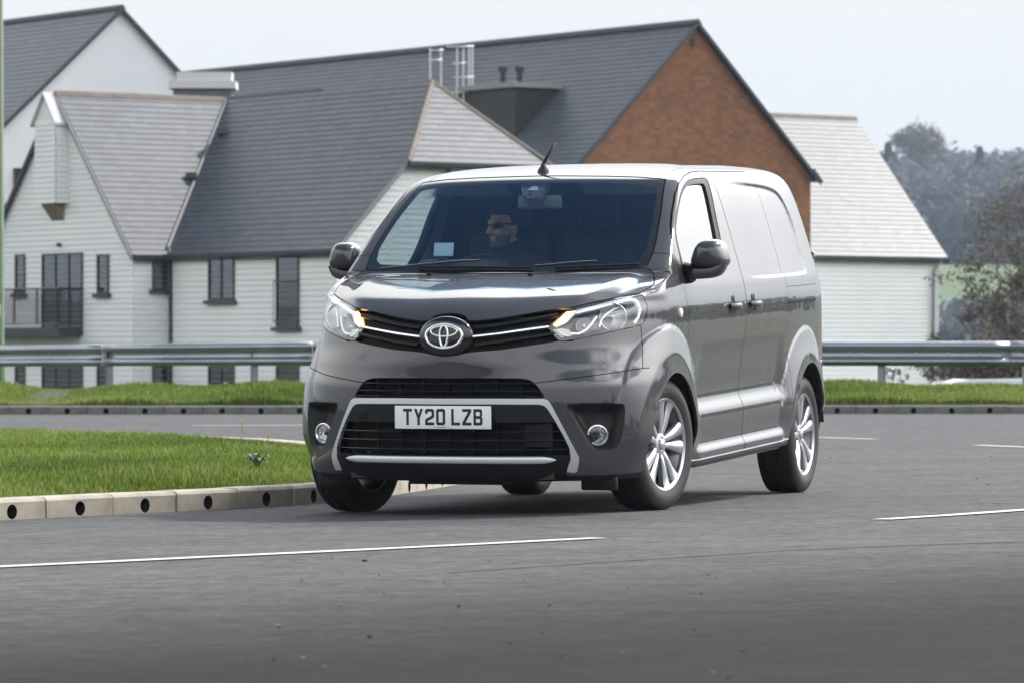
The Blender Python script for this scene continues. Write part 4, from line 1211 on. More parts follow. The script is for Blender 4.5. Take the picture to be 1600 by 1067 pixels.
# far trees one can tell apart on the skyline
def hill_base(u, d): return ((u - 800) / FPX * d, d, float(land_z((u - 800) / FPX * d, d)))
bare_tree("bare_tree", "tall round bare tree rising above the wooded skyline", hill_base(1455, 800), 24, .33, 3, 6, leaf=1, leaf_size=.22, up=.45, trunk_r=1.1)
bare_tree("bare_tree", "faint bare tree on the skyline beside the small house ridge", hill_base(1368, 820), 20, .48, 21, 5, leaf=1, leaf_size=.3, up=.3, trunk_r=.8)
bare_tree("bare_tree", "wide bare tree on the skyline at the right edge", hill_base(1585, 830), 21, .55, 8, 5, leaf=1, leaf_size=.3, up=.2, trunk_r=.8)
def conifer(label, u, d, h, w):
    root = empty("conifer", label, "tree", hill_base(u, d))
    m = MB(); m.tube([(0, 0, 0), (0, 0, h)], [h * .02, .05], 6); m.build("trunk", BARK, root)
    n = 2600; t = RNG.random(n)**.7
    q = RNG.random(n) * 6.283; r = w * (1 - t) * (.35 + .65 * RNG.random(n)) * (1 + .3 * np.sin(t * 40))
    leaf_cloud("crown", np.stack([r * np.cos(q), r * np.sin(q), h * (.08 + .92 * t) - r * .25], 1), .55, EVER, root)
conifer("dark pointed conifer on the wooded skyline", 1531, 780, 18, 5.0)
conifer("broad dark evergreen on the skyline next to the house roof", 1388, 770, 19, 9.0)
# the wood on the hillside reads as one mass
def hill_wood():
    C, S = [], []
    for k in range(900):
        d = 640 + 330 * RNG.random()
        u = 1330 + 330 * RNG.random()
        x = (u - 800) / FPX * d
        z = float(land_z(x, d)); h = 9 + 8 * RNG.random(); w = 3.5 + 3 * RNG.random()
        n = 230
        a = RNG.normal(size=(n, 3)); a /= np.linalg.norm(a, axis=1, keepdims=True)
        a *= (RNG.random(n)**.35)[:, None] * (w, w, h * .5)
        C.append(a + (x, d, z + h * .52))
    for k in range(260):                                # hedge line below the field
        d = 400 + 30 * RNG.random(); u = 1330 + 300 * RNG.random(); x = (u - 800) / FPX * d
        n = 90; a = RNG.normal(size=(n, 3)) * (1.6, 1.6, 1.2); C.append(a + (x, d, float(land_z(x, d)) + 1.4))
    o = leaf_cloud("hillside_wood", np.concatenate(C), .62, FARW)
    tag(o, "distant wood covering the hillside under the skyline", "wood", kind="stuff")
hill_wood()
fld = pmat("field_grass", (.075, .125, .035), .9, noise=(.02, .15))
_xs = np.linspace(30, 95, 30); _ys = np.linspace(470, 640, 40)
grid_sheet("field", _xs, _ys, lambda x, y: land_z(x, y) + .15, fld)

# trees and hedge behind the photographer and along the right-hand road, seen mirrored in the paint
def tree_belt():
    C = []
    for k in range(150):
        t = k / 149
        if k < 75: x, y = -70 + 150 * t * 2, -62 - 10 * math.sin(k) - 6 * RNG.random()
        else: x, y = 62 + 8 * math.sin(k * 1.7) + 6 * RNG.random(), -60 + 190 * (t - .5) * 2
        h = 3.4 + 3.4 * RNG.random()**1.5 + (2 if k % 9 == 0 else 0); w = 2.2 + 1.6 * RNG.random(); n = 420
        a = RNG.normal(size=(n, 3)); a /= np.linalg.norm(a, axis=1, keepdims=True)
        a *= (RNG.random(n)**.35)[:, None] * (w, w, h * .5)
        C.append(a + (x, y, h * .48 + .4))
    o = leaf_cloud("tree_belt", np.concatenate(C), .38, HEDGE)
    tag(o, "belt of trees beyond the road outside the picture", "trees", kind="stuff")
tree_belt()

# parked cars low behind the verge on the right
def parked_car(label, u, d, v_roof, col, yaw):
    p = unproject(u, v_roof, d)
    gz = p[2] - 1.46
    c = empty("parked_car", label, "car", (p[0], p[1], gz), yaw, "cars parked below the verge")
    P_ = pmat(col[0], col[1], .25, .2, coat=1)
    prof = [(-2.1, .35), (-2.15, .62), (-2.0, .80), (-1.25, .93), (-.55, 1.40), (-.2, 1.45), (.9, 1.46), (1.35, 1.36), (1.95, .98), (2.15, .92), (2.15, .40), (1.9, .30), (-1.9, .28)]
    m = MB(); vs = []
    for y, s in ((-.85, 1.), (-.80, 1.), (.80, 1.), (.85, 1.)):
        for x, z in prof:
            inn = .16 * max(0, (z - .9) / .5)
            vs.append((x, y * (1 - inn) if abs(y) > .82 else y * (1 - inn), z if abs(y) < .82 else min(z, .98 + (z - .98) * .92)))
    n = len(prof)
    m.add(vs, [(i * n + j, i * n + (j + 1) % n, (i + 1) * n + (j + 1) % n, (i + 1) * n + j) for i in range(3) for j in range(n)] + [tuple(range(n)), tuple(3 * n + j for j in range(n - 1, -1, -1))])
    m.build("body", P_, c, True, R(35))
    for sg in (-1, 1):
        m = MB(); m.add([(-.98, sg * .835, .97), (1.55, sg * .835, 1.0), (1.18, sg * .765, 1.34), (-.42, sg * .765, 1.36)], [(0, 1, 2, 3)]); m.build("side_window", GLOSS_CAR, c)
    m = MB(); m.add([(-1.22, -.72, .955), (-1.22, .72, .955), (-.60, .66, 1.385), (-.60, -.66, 1.385)], [(0, 1, 2, 3)]); m.build("windscreen", GLOSS_CAR, c)
    for sx in (-1.3, 1.3):
        for sg in (-1, 1):
            m = MB(); m.lathe([(-.1, .0), (-.1, .3), (.1, .3), (.1, 0)], 20, 'y', (sx, sg * .76, .30)); m.build("wheel", RUB_CAR, c, True, R(40))
GLOSS_CAR = pmat("car_window_dark", (.03, .04, .05), .05, coat=1); RUB_CAR = pmat("car_tyre", (.015, .015, .015), .7)
parked_car("silver parked car roof just right of the small white house", 1520, 78, 590.5, ("car_silver", (.55, .57, .60)), R(8))
parked_car("white parked car roof showing over the verge at the right edge", 1592, 80, 589, ("car_white", (.75, .75, .75)), R(4))

# ---- the air: even haze round everything
hz_v = [(x, y, z) for z in (-9.0, 84.0) for y in (-760.0, 5200.0) for x in (-3300.0, 3300.0)]
haze = new_obj("haze", hz_v, [(0, 2, 3, 1), (4, 5, 7, 6), (0, 1, 5, 4), (2, 6, 7, 3), (0, 4, 6, 2), (1, 3, 7, 5)])
hm = bpy.data.materials.new("haze_air"); hm.use_nodes = True
hm.node_tree.nodes.clear()
_ho = hm.node_tree.nodes.new("ShaderNodeOutputMaterial"); _hv = hm.node_tree.nodes.new("ShaderNodeVolumePrincipled")
_hv.inputs["Color"].default_value = (.66, .81, 1.0, 1); _hv.inputs["Density"].default_value = .00023; _hv.inputs["Anisotropy"].default_value = .2
hm.node_tree.links.new(_hv.outputs[0], _ho.inputs["Volume"])
haze.data.materials.append(hm)
tag(haze, "thin blue-grey haze in the air over the whole place", "haze", kind="stuff")
# =================================================================== the van
VAN_YAW, VAN_X, VAN_Y, RAKE = 0.3196084, -0.0597, 21.837, R(2.0)
van = empty("van", "dark grey metallic panel van with white number plate cornering on the road", "van", (VAN_X, VAN_Y, 0.0), -VAN_YAW)
RK_LOC = (0.0, 0.34 * math.sin(RAKE), 0.34 * (1 - math.cos(RAKE)))

def to_body(o):
    o.rotation_euler = (RAKE, 0, 0)
    o.location = RK_LOC
    return o

def body2world(P):
    P = np.atleast_2d(np.asarray(P, float)); x, y, z = P.T
    c, s = math.cos(RAKE), math.sin(RAKE)
    y, z = y * c - (z - .34) * s, y * s + (z - .34) * c + .34
    c, s = math.cos(VAN_YAW), math.sin(VAN_YAW)
    return np.stack([VAN_X + x * c + y * s, VAN_Y - x * s + y * c, z], 1)

def world2body(P):
    P = np.atleast_2d(np.asarray(P, float)); X, Y, z = P.T
    X, Y = X - VAN_X, Y - VAN_Y
    c, s = math.cos(VAN_YAW), math.sin(VAN_YAW)
    x, y = X * c - Y * s, X * s + Y * c
    c, s = math.cos(RAKE), math.sin(RAKE)
    y, z = y * c + (z - .34) * s, -y * s + (z - .34) * c + .34
    return np.stack([x, y, z], 1)

# ---- materials
def paint_mat():
    m = pmat("grey_metallic_paint", (0.075, 0.073, 0.076), 0.55, 0.15, 1.0, 0.010, spec=.12)
    m.node_tree.nodes["Principled BSDF"].inputs["Coat IOR"].default_value = 1.6
    nt = m.node_tree; b = nt.nodes["Principled BSDF"]
    tc = nt.nodes.new("ShaderNodeTexCoord")
    n = nt.nodes.new("ShaderNodeTexNoise"); n.inputs["Scale"].default_value = 900.0
    nt.links.new(tc.outputs["Object"], n.inputs["Vector"])
    mx = nt.nodes.new("ShaderNodeMix"); mx.data_type = 'RGBA'
    mx.inputs["A"].default_value = (0.034, 0.0345, 0.038, 1); mx.inputs["B"].default_value = (0.062, 0.0625, 0.068, 1)
    nt.links.new(n.outputs["Fac"], mx.inputs["Factor"]); nt.links.new(mx.outputs["Result"], b.inputs["Base Color"])
    # faint orange peel in the lacquer
    n2 = nt.nodes.new("ShaderNodeTexNoise"); n2.inputs["Scale"].default_value = 7.0; n2.inputs["Detail"].default_value = 1.0
    nt.links.new(tc.outputs["Object"], n2.inputs["Vector"])
    bp = nt.nodes.new("ShaderNodeBump"); bp.inputs["Strength"].default_value = 0.05; bp.inputs["Distance"].default_value = 0.02
    nt.links.new(n2.outputs["Fac"], bp.inputs["Height"])
    nt.links.new(bp.outputs[0], b.inputs["Coat Normal"])
    return m
PAINT = paint_mat()
BLACK = pmat("black_trim_plastic", (0.008, 0.008, 0.009), 0.45, spec=.25, bump=(500, 0.15, 0.002))
GLOSSB = pmat("gloss_black", (0.008, 0.008, 0.009), 0.12, coat=0.6)
GAP = pmat("seam_shadow_black", (0.004, 0.004, 0.004), 0.9)
CHROME = pmat("chrome", (0.86, 0.87, 0.89), 0.12, 0.85)
SATIN = pmat("satin_silver", (0.60, 0.61, 0.63), 0.33, 0.55)
RUBBER = pmat("black_rubber", (0.010, 0.010, 0.010), 0.6)
FRIT = pmat("glass_black_border", (0.006, 0.010, 0.009), 0.08, coat=0.5)
WSCREEN = glass_mat("windscreen_glass", (0.80, 0.90, 0.92), refl=(.50, .78, 1.0), ior=1.52)
SIDEGL = glass_mat("side_glass", (0.80, 0.88, 0.86), ior=1.62)
LENS = glass_mat("lamp_lens", (0.97, 0.98, 0.98))
TRIM = pmat("grey_cab_trim", (0.30, 0.31, 0.31), 0.75)
DASH = pmat("charcoal_dashboard", (0.035, 0.036, 0.038), 0.6, bump=(260, 0.2, 0.002))
CLOTH = pmat("dark_seat_cloth", (0.020, 0.021, 0.023), 0.9, noise=(160, 0.3))

# ---- smooth interpolation through control points (PCHIP)
def pchip(xs, ys):
    xs, ys = np.asarray(xs, float), np.asarray(ys, float)
    h = np.diff(xs); d = np.diff(ys) / h
    m = np.zeros_like(xs)
    for i in range(1, len(xs) - 1):
        if d[i - 1] * d[i] > 0:
            w1, w2 = 2 * h[i] + h[i - 1], h[i] + 2 * h[i - 1]
            m[i] = (w1 + w2) / (w1 / d[i - 1] + w2 / d[i])
    m[0], m[-1] = d[0], d[-1]
    def f(x):
        x = np.clip(np.asarray(x, float), xs[0], xs[-1])
        i = np.clip(np.searchsorted(xs, x, side='right') - 1, 0, len(xs) - 2)
        t = (x - xs[i]) / h[i]
        return ((2 * t**3 - 3 * t**2 + 1) * ys[i] + (t**3 - 2 * t**2 + t) * h[i] * m[i]
                + (-2 * t**3 + 3 * t**2) * ys[i + 1] + (t**3 - t**2) * h[i] * m[i + 1])
    return f

def sstep(a, b, x):
    t = np.clip((np.asarray(x, float) - a) / (b - a), 0, 1)
    return t * t * (3 - 2 * t)

# ---- centre profile (z -> y), half width (z -> x), corner shape
ZTOP = 1.845
PROF = [(.205, -.835), (.235, -.862), (.30, -.884), (.40, -.892), (.50, -.894), (.60, -.892), (.68, -.886), (.735, -.882), (.80, -.884), (.865, -.878),
        (.93, -.866), (.985, -.850), (1.025, -.826), (1.060, -.788), (1.098, -.734), (1.126, -.680), (1.141, -.636), (1.152, -.590), (1.171, -.500), (1.205, -.315), (1.232, -.145), (1.2455, -.048), (1.252, -.024),
        (1.275, .010), (1.36, .125), (1.50, .315), (1.62, .487), (1.70, .612), (1.745, .695), (1.775, .790), (1.800, .955), (1.822, 1.20), (1.837, 1.52), (1.8445, 1.98), (ZTOP, 2.10)]
yc_f = pchip(*zip(*PROF))
w_f = pchip([.205, .25, .32, .45, .60, .75, .90, 1.00, 1.05, 1.15, 1.25, 1.35, 1.50, 1.60, 1.68, 1.73, 1.765, 1.790, 1.812, 1.828, 1.838, ZTOP],
            [.925, .942, .950, .952, .950, .950, .957, .961, .960, .946, .920, .892, .850, .820, .792, .768, .740, .702, .630, .510, .350, .010])
# corner depth a, exponent n, windscreen bow k
a_f = pchip([.20, .45, .70, .85, 1.00, 1.06, 1.10, 1.165, 1.205, 1.240, 1.262, 1.30, 1.50, 1.70, 1.745, 1.775, 1.80, 1.825, ZTOP],
            [.74, .79, .80, .82, .84, .785, .735, .525, .335, .19, .125, .115, .105, .12, .14, .20, .26, .34, .20])
n_f = pchip([.20, .45, .68, .78, .90, 1.00, 1.10, 1.20, 1.262, 1.30, 1.75, ZTOP], [2.7, 2.8, 2.75, 2.35, 2.0, 1.95, 2.0, 2.15, 2.2, 2.2, 2.1, 2.0])
k_f = pchip([.20, 1.15, 1.262, 1.40, 1.75, ZTOP], [.0, .0, .045, .045, .05, .05])
yr_f = pchip([.20, 1.2, 1.55, 1.70, 1.765, 1.80, 1.825, 1.838, ZTOP], [3.66, 3.64, 3.58, 3.52, 3.44, 3.30, 3.0, 2.75, 2.12])

def levels():
    zz = np.linspace(.205, ZTOP - 1e-5, 9000)
    yc, w = yc_f(zz), w_f(zz)
    ds = np.sqrt(np.diff(zz)**2 + np.maximum(np.abs(np.diff(yc)), np.abs(np.diff(w)) * 1.0)**2)
    # a little denser where the surface is steep in front
    s = np.concatenate([[0], np.cumsum(ds)])
    n = int(s[-1] / 0.0125)
    return np.interp(np.linspace(0, s[-1], n), s, zz)

NF, NS, NR = 110, 170, 30
def outline(z):
    w, yc, a, n, k, yr = (float(f(z)) for f in (w_f, yc_f, a_f, n_f, k_f, yr_f))
    th = np.linspace(0, math.pi / 2, 600)
    th = np.concatenate([np.linspace(0, .05, 200)**1.0, th[th > .05]])
    xs = w * np.sin(th)**(2 / n); ys = (yc + a) - a * np.cos(th)**(2 / n)
    s = np.concatenate([[0], np.cumsum(np.hypot(np.diff(xs), np.diff(ys)))])
    t = np.linspace(0, s[-1], NF)
    fx, fy = np.interp(t, s, xs), np.interp(t, s, ys)
    fx[0] = 0.0
    ar = min(.42, max(.05, (yr - yc - a) * .45))
    ye, yre = yc + a, yr - ar
    sy = np.linspace(ye, yre, NS + 1)[1:]
    sx = np.full(NS, w)
    th = np.linspace(0, math.pi / 2, NR + 1)[1:]
    nr = 2.9
    rx, ry = w * np.cos(th)**(2 / nr), yre + ar * np.sin(th)**(2 / nr)
    X = np.concatenate([fx, sx, rx]); Y = np.concatenate([fy, sy, ry])
    Y = Y + k * X**2 * (1 - sstep(.0, .9, Y - ye))
    # plan taper of the sides
    X = X * (1 - .012 * np.clip((1.3 - Y) / 1.3, 0, 1)**2 - .050 * np.clip((Y - 2.35) / 1.25, 0, 1)**2)
    X[-1] = 0
    return X, Y

ZL = levels()
G = np.zeros((len(ZL), NF + NS + NR, 3))
for _i, _z in enumerate(ZL):
    G[_i, :, 0], G[_i, :, 1] = outline(_z)
    G[_i, :, 2] = _z

def grid_normals(G):
    du = np.gradient(G, axis=1); dv = np.gradient(G, axis=0)
    n = np.cross(du, dv)
    l = np.linalg.norm(n, axis=2, keepdims=True)
    return n / np.maximum(l, 1e-12)

def seg_dist(P, poly, closed=True):
    """distance of 2D points to a polyline"""
    poly = np.asarray(poly, float)
    A = poly if closed else poly[:-1]
    B = np.roll(poly, -1, 0) if closed else poly[1:]
    d = np.full(len(P), 1e9)
    for a, b in zip(A, B):
        ab = b - a
        t = np.clip(((P - a) @ ab) / max(ab @ ab, 1e-12), 0, 1)
        d = np.minimum(d, np.linalg.norm(P - a - t[:, None] * ab, axis=1))
    return d

def poly_sdf(P, poly):
    """signed distance, negative inside"""
    poly = np.asarray(poly, float)
    d = seg_dist(P, poly)
    ins = np.zeros(len(P), bool)
    x, y = P.T
    for (x1, y1), (x2, y2) in zip(poly, np.roll(poly, -1, 0)):
        if y1 == y2: continue
        c = ((y1 > y) != (y2 > y)) & (x < (x2 - x1) * (y - y1) / (y2 - y1) + x1)
        ins ^= c
    return np.where(ins, -d, d)

def smooth_poly(pts, closed=True, it=2):
    """Chaikin corner cutting"""
    p = np.asarray(pts, float)
    for _ in range(it):
        q = np.roll(p, -1, 0) if closed else p[1:]
        a = p if closed else p[:-1]
        r = np.empty((2 * len(a), p.shape[1]))
        r[0::2], r[1::2] = .75 * a + .25 * q, .25 * a + .75 * q
        p = r if closed else np.vstack([p[:1], r, p[-1:]])
    return p

# ---- pressed shapes: moved along the surface normal
ARCH_F, ARCH_RF = (-.015, .335), .392
ARCH_R, ARCH_RR = (2.865, .265), .402
FLARE_F, FLARE_R = (-.055, .375), (2.83, .27)
N0 = grid_normals(G)
GX, GY, GZ = G[..., 0], G[..., 1], G[..., 2]
side = sstep(.45, .8, N0[..., 0])
D = np.zeros_like(GX)
# door / sliding door relief between the arches
mask = sstep(.36, .52, GY - .10 * sstep(.5, .85, GZ)) * (1 - sstep(2.22, 2.36, GY)) * side
prof = pchip([.20, .262, .278, .318, .335, .45, .478, .560, .585, .70, .80, .835, .86, 1.2, 1.85],
             [.014, .018, .016, -.006, -.008, .000, -.001, -.028, -.030, -.018, -.008, -.004, .0, .0, .0])
D += prof(GZ) * mask
# wheel arch flares
for c, r0, r1, up in ((FLARE_F, .40, .60, .040), (FLARE_R, .41, .61, .036)):
    r = np.hypot(GY - c[0], GZ - c[1])
    lip = 1 - sstep(.455, r1, r)
    lip = np.where(r < r1, .18 + .82 * (1 - np.clip((r - .455) / (r1 - .455), 0, 1)), 0.0)
    lip *= (1 - sstep(r1 - .012, r1, r))
    D += up * lip * side * sstep(.25, .45, GZ)
# belt-line recess below the door glass, and the pressed blank panel behind it
def press(poly, depth, edge):
    s = poly_sdf(np.stack([GY.ravel(), GZ.ravel()], 1), poly).reshape(GY.shape)
    return -depth * (1 - sstep(-edge, edge * .3, s)) * side * sstep(1.55, 2.25, GY)
D += press(smooth_poly([(1.56, 1.735), (2.10, 1.728), (2.72, 1.70), (2.90, 1.645), (3.0, 1.47), (2.985, 1.20), (2.96, 1.185), (1.66, 1.182), (1.60, 1.20)], it=2), .011, .016)
# bonnet: raised centre between two ridges, front crease
bon = sstep(1.03, 1.10, GZ) * (1 - sstep(1.235, 1.262, GZ)) * (GY < .2)
xr = .60 + .18 * (GY + .75)
D += bon * (-.016 * sstep(-.03, .09, GX - xr)) * (1 - side)
D += bon * .006 * (1 - sstep(.0, .30, GX)) * (1 - sstep(-.1, .05, GY))
# front corner: soft scoop above the bumper seam
G1 = G + N0 * D[..., None]
G1[:, 0, 0] = 0.0
N1 = grid_normals(G1)
N1[:, 0, 0] = 0; N1[:, 0] /= np.linalg.norm(N1[:, 0], axis=1, keepdims=True)
N1[-1] = (0, 0, 1)

class Shell:
    def __init__(s, V, N, F):
        s.V, s.N, s.F = V, N, F          # F: (m, 6) padded with -1
    def used(s):
        ids = np.unique(s.F[s.F >= 0])
        mp = np.full(len(s.V), -1); mp[ids] = np.arange(len(ids))
        F = np.where(s.F >= 0, mp[s.F], -1)
        return Shell(s.V[ids], s.N[ids], F)

def clip(sh, val):
    """split a shell along val = 0 -> (inside, outside)"""
    F = sh.F
    if len(F) == 0:
        return sh, sh
    v = np.where(np.abs(val) < 1e-9, 1e-9, val)
    fv = np.where(F >= 0, v[F], np.nan)
    mx, mn = np.nanmax(fv, 1), np.nanmin(fv, 1)
    ins, outs = F[mx <= 0], F[mn > 0]
    mixed = F[(mx > 0) & (mn <= 0)]
    newV, newN, cache = [], [], {}
    base = len(sh.V)
    ni, no = [], []
    def cut(a, b):
        key = (a, b) if a < b else (b, a)
        if key not in cache:
            t = v[a] / (v[a] - v[b])
            newV.append(sh.V[a] * (1 - t) + sh.V[b] * t)
            n = sh.N[a] * (1 - t) + sh.N[b] * t
            newN.append(n / max(np.linalg.norm(n), 1e-9))
            cache[key] = base + len(newV) - 1
        return cache[key]
    for f in mixed:
        f = [int(i) for i in f if i >= 0]
        pi, po = [], []
        for a, b in zip(f, f[1:] + f[:1]):
            (pi if v[a] <= 0 else po).append(a)
            if (v[a] <= 0) != (v[b] <= 0):
                c = cut(a, b); pi.append(c); po.append(c)
        for p, dst in ((pi, ni), (po, no)):
            if len(p) < 3: continue
            if len(p) <= 6:
                dst.append(p + [-1] * (6 - len(p)))
            else:
                for k in range(1, len(p) - 1):
                    dst.append([p[0], p[k], p[k + 1], -1, -1, -1])
    V = np.vstack([sh.V, np.array(newV)]) if newV else sh.V
    N = np.vstack([sh.N, np.array(newN)]) if newN else sh.N
    cat = lambda A, B: np.vstack([A, np.array(B, int)]) if len(B) else A
    return Shell(V, N, cat(ins, ni)).used(), Shell(V, N, cat(outs, no)).used()

_nl, _nu = G1.shape[:2]
_id = np.arange(_nl * _nu).reshape(_nl, _nu)
_q = np.stack([_id[:-1, :-1], _id[:-1, 1:], _id[1:, 1:], _id[1:, :-1]], -1).reshape(-1, 4)
FULL = Shell(G1.reshape(-1, 3), N1.reshape(-1, 3), np.hstack([_q, np.full((len(_q), 2), -1)]))
_nv = len(FULL.V)
BVH = BVHTree.FromPolygons([tuple(p) for p in FULL.V] + [(-p[0], p[1], p[2]) for p in FULL.V],
                           [tuple(int(i) for i in f[:4]) for f in FULL.F] + [tuple(int(i) + _nv for i in f[3::-1]) for f in FULL.F])
CAM_B = world2body([(0, 0, CAM_H)])[0]

def on_body(u, v):
    """the point of the body surface that shows at a spot of the photograph, in the van's own measure"""
    w = np.array([(u - 800) / FPX * 30, 30.0, CAM_H + (HORIZON - v) / FPX * 30])
    d = world2body([w])[0] - CAM_B
    h = BVH.ray_cast(Vector(CAM_B), Vector(d))
    if h[0] is None:
        raise ValueError("no hit %s %s" % (u, v))
    return np.array(h[0])

def pts(l, axes):
    return np.array([on_body(u, v)[list(axes)] for u, v in l])
XZ, YZ = (0, 2), (1, 2)

GAPS = []
def split(sh, fn, gap=.0022):
    """split with a narrow real seam between the two panels"""
    a, rest = clip(sh, fn(sh.V) + gap)
    if len(rest.F) == 0:
        return a, rest
    band, c = clip(rest, fn(rest.V) - gap)
    if len(band.F):
        GAPS.append(band)
    return a, c

def front_poly(poly, ymax=1.05):
    def fn(V):
        s = poly_sdf(V[:, [0, 2]], poly)
        return np.where(V[:, 1] > ymax, 1.0 + V[:, 1], s)
    return fn
def side_poly(poly, xmin=.45):
    def fn(V):
        s = poly_sdf(V[:, [1, 2]], poly)
        return np.where(V[:, 0] < xmin, np.maximum(s, .2), s)
    return fn

def shell_mesh(name, sh, mat, parent, both=False, mirror=False, rim=.012, offset=0.0, rim_skip_x0=True, flip=False):
    """shell -> mesh object; both = joined with its mirror image; rim = turned-in edge"""
    V, N, F = sh.V + sh.N * offset, sh.N, sh.F
    faces = [[int(i) for i in f if i >= 0] for f in F]
    verts, nors, fac = list(V), list(N), list(faces)
    if rim:
        cnt = {}
        for f in faces:
            for a, b in zip(f, f[1:] + f[:1]):
                k = (a, b) if a < b else (b, a)
                cnt[k] = (a, b) if k not in cnt else None
        new = {}
        for k, e in cnt.items():
            if e is None: continue
            a, b = e
            if rim_skip_x0 and abs(V[a][0]) < 2e-4 and abs(V[b][0]) < 2e-4: continue
            ids = []
            t = V[b] - V[a]
            nn = np.cross(t, -N[a]); nn = -nn / max(np.linalg.norm(nn), 1e-9)
            for i in (b, a):
                verts.append(V[i]); nors.append(nn); ids.append(len(verts) - 1)
            for i in (a, b):
                verts.append(V[i] - N[i] * rim); nors.append(nn); ids.append(len(verts) - 1)
            fac.append(ids)
    verts, nors = np.array(verts), np.array(nors)
    if mirror or both:
        mv, mn = verts * (-1, 1, 1), nors * (-1, 1, 1)
        mf = [f[::-1] for f in fac]
        if mirror:
            verts, nors, fac = mv, mn, mf
        else:
            o = len(verts)
            fac = fac + [[i + o for i in f] for f in mf]
            verts, nors = np.vstack([verts, mv]), np.vstack([nors, mn])
    o = new_obj(name, verts, fac, mat, parent, normals=nors)
    return o

def islands(sh):
    """connected pieces of a shell"""
    F = sh.F; par = np.arange(len(sh.V))
    def find(i):
        while par[i] != i:
            par[i] = par[par[i]]; i = par[i]
        return i
    for f in F:
        a = find(int(f[0]))
        for i in f[1:]:
            if i >= 0:
                b = find(int(i))
                if a != b: par[b] = a
    lab = np.array([find(int(f[0])) for f in F])
    ids, cnt = np.unique(lab, return_counts=True)
    return [Shell(sh.V, sh.N, F[lab == i]).used() for i, c in sorted(zip(ids, cnt), key=lambda t: -t[1]) if c > 6]

def panel(name, sh, mat=PAINT, both=False, rim=.014, parent=None, label=None):
    out = []
    if both:
        out.append(to_body(shell_mesh(name, sh, mat, van, both=True, rim=rim)))
    else:
        for m in (False, True):
            out.append(to_body(shell_mesh(name, sh, mat, van, mirror=m, rim=rim)))
    return out

# ---- cut the openings and the panels
body = FULL
# wheel arches
for c, r in ((ARCH_F, ARCH_RF), (ARCH_R, ARCH_RR)):
    _, body = clip(body, np.where(body.V[:, 0] > .5, np.hypot(body.V[:, 1] - c[0], body.V[:, 2] - c[1]) - r, 1.0))
    # below the axle the opening runs straight down
    _, body = clip(body, np.where((body.V[:, 0] > .5) & (body.V[:, 2] < c[1] + .02), np.abs(body.V[:, 1] - c[0]) - r * .999, 1.0))

# windscreen (outline in front view)
ws_r = pts([(1040.5, 281), (1033, 330), (1026, 372), (1020, 396), (1012, 414), (1004, 420)], XZ)
ws_b = pts([(960, 423.5), (900, 426), (850, 427.5)], XZ)
ws_t = pts([(1000, 277.5), (950, 276), (880, 275.5), (858, 275.5)], XZ)
ws_poly = np.vstack([[(0, ws_t[-1][1])], ws_t[::-1], ws_r, ws_b, [(.0, ws_b[-1][1] + .001)], [(-.2, ws_b[-1][1])], [(-.2, ws_t[-1][1])]])
screen, body = split(body, front_poly(ws_poly, 1.0), .003)
gl_r = pts([(1020, 292), (1027, 296), (1024, 320), (1017, 362), (1011, 388), (1000, 405), (988, 411)], XZ)
gl_b = pts([(940, 413.5), (900, 415), (850, 416.5)], XZ)
gl_t = pts([(980, 288), (920, 286), (860, 286)], XZ)
gl_poly = np.vstack([[(-.2, gl_t[-1][1])], gl_t[::-1], gl_r, gl_b, [(-.2, gl_b[-1][1])]])
screen_clear, screen_frit = clip(screen, front_poly(gl_poly, 1.0)(screen.V))

# door glass and its rubber (side view)
dw_out = pts([(1053.5, 352), (1058, 322), (1064, 297), (1072, 283.5), (1084, 279), (1100, 278), (1105, 280), (1108, 289), (1118, 335), (1128.5, 383), (1131, 412), (1128, 424), (1100, 430), (1072, 436), (1067.5, 430), (1061, 398), (1055, 372)], YZ)
dw_in = pts([(1057, 352), (1061, 326), (1066, 304), (1073, 291.5), (1083, 287.5), (1099, 286.5), (1102, 289), (1105, 300), (1113, 337), (1122, 381), (1124, 408), (1122, 415), (1100, 420), (1074, 425), (1070, 420), (1063, 392), (1058, 370)], YZ)
dwin, body = split(body, side_poly(smooth_poly(dw_out, it=2)), .0015)
dglass, drub = clip(dwin, side_poly(smooth_poly(dw_in, it=2))(dwin.V))

# headlamp (front view; wraps round the corner)
hl_px = [(856, 511), (864, 503), (886, 482.6), (910, 476.5), (940, 470), (970, 463.8), (990, 459.6), (997, 459.4), (1003, 462.5), (1008, 469), (1011, 478), (1011.4, 487), (1009.5, 497), (1006, 504), (1001, 508), (985, 512), (960, 517.5), (930, 524), (904, 529.5), (884, 532.5), (874, 533), (868, 528)]
HL3 = np.array([on_body(u, v) for u, v in hl_px])
def hl_coord(V):
    # unrolled front view: angle round the corner and height
    return np.stack([V[:, 0] * .75 + .55 * (V[:, 1] + .85), V[:, 2]], 1)
hl_poly = hl_coord(HL3)
def hl_fn(V):
    s = poly_sdf(hl_coord(V), hl_poly)
    return np.where((V[:, 1] > .2) | (V[:, 0] < .3), 1.0, s)
lamp, body = split(body, hl_fn, .0018)

# radiator grille band
gr_t = pts([(884, 481.5), (856, 484.5), (820, 490.5), (800, 494), (770, 498.5), (745, 501), (732, 501)], XZ)
gr_b = pts([(740, 550), (760, 548.5), (780, 547), (830, 540), (873, 533)], XZ)
tip = HL3[0][[0, 2]]
low = HL3[-2][[0, 2]]
gr_poly = np.vstack([[(.60, gr_t[0][1] + .008)], gr_t, [(.085, 1.047), (.05, 1.058), (.0, 1.062), (-.2, 1.062), (-.2, .842), (0, .842), (.06, .848), (.10, .858)], gr_b, [(.62, gr_b[-1][1] - .004)]])
grille_open, body = clip(body, front_poly(gr_poly, -.35)(body.V))

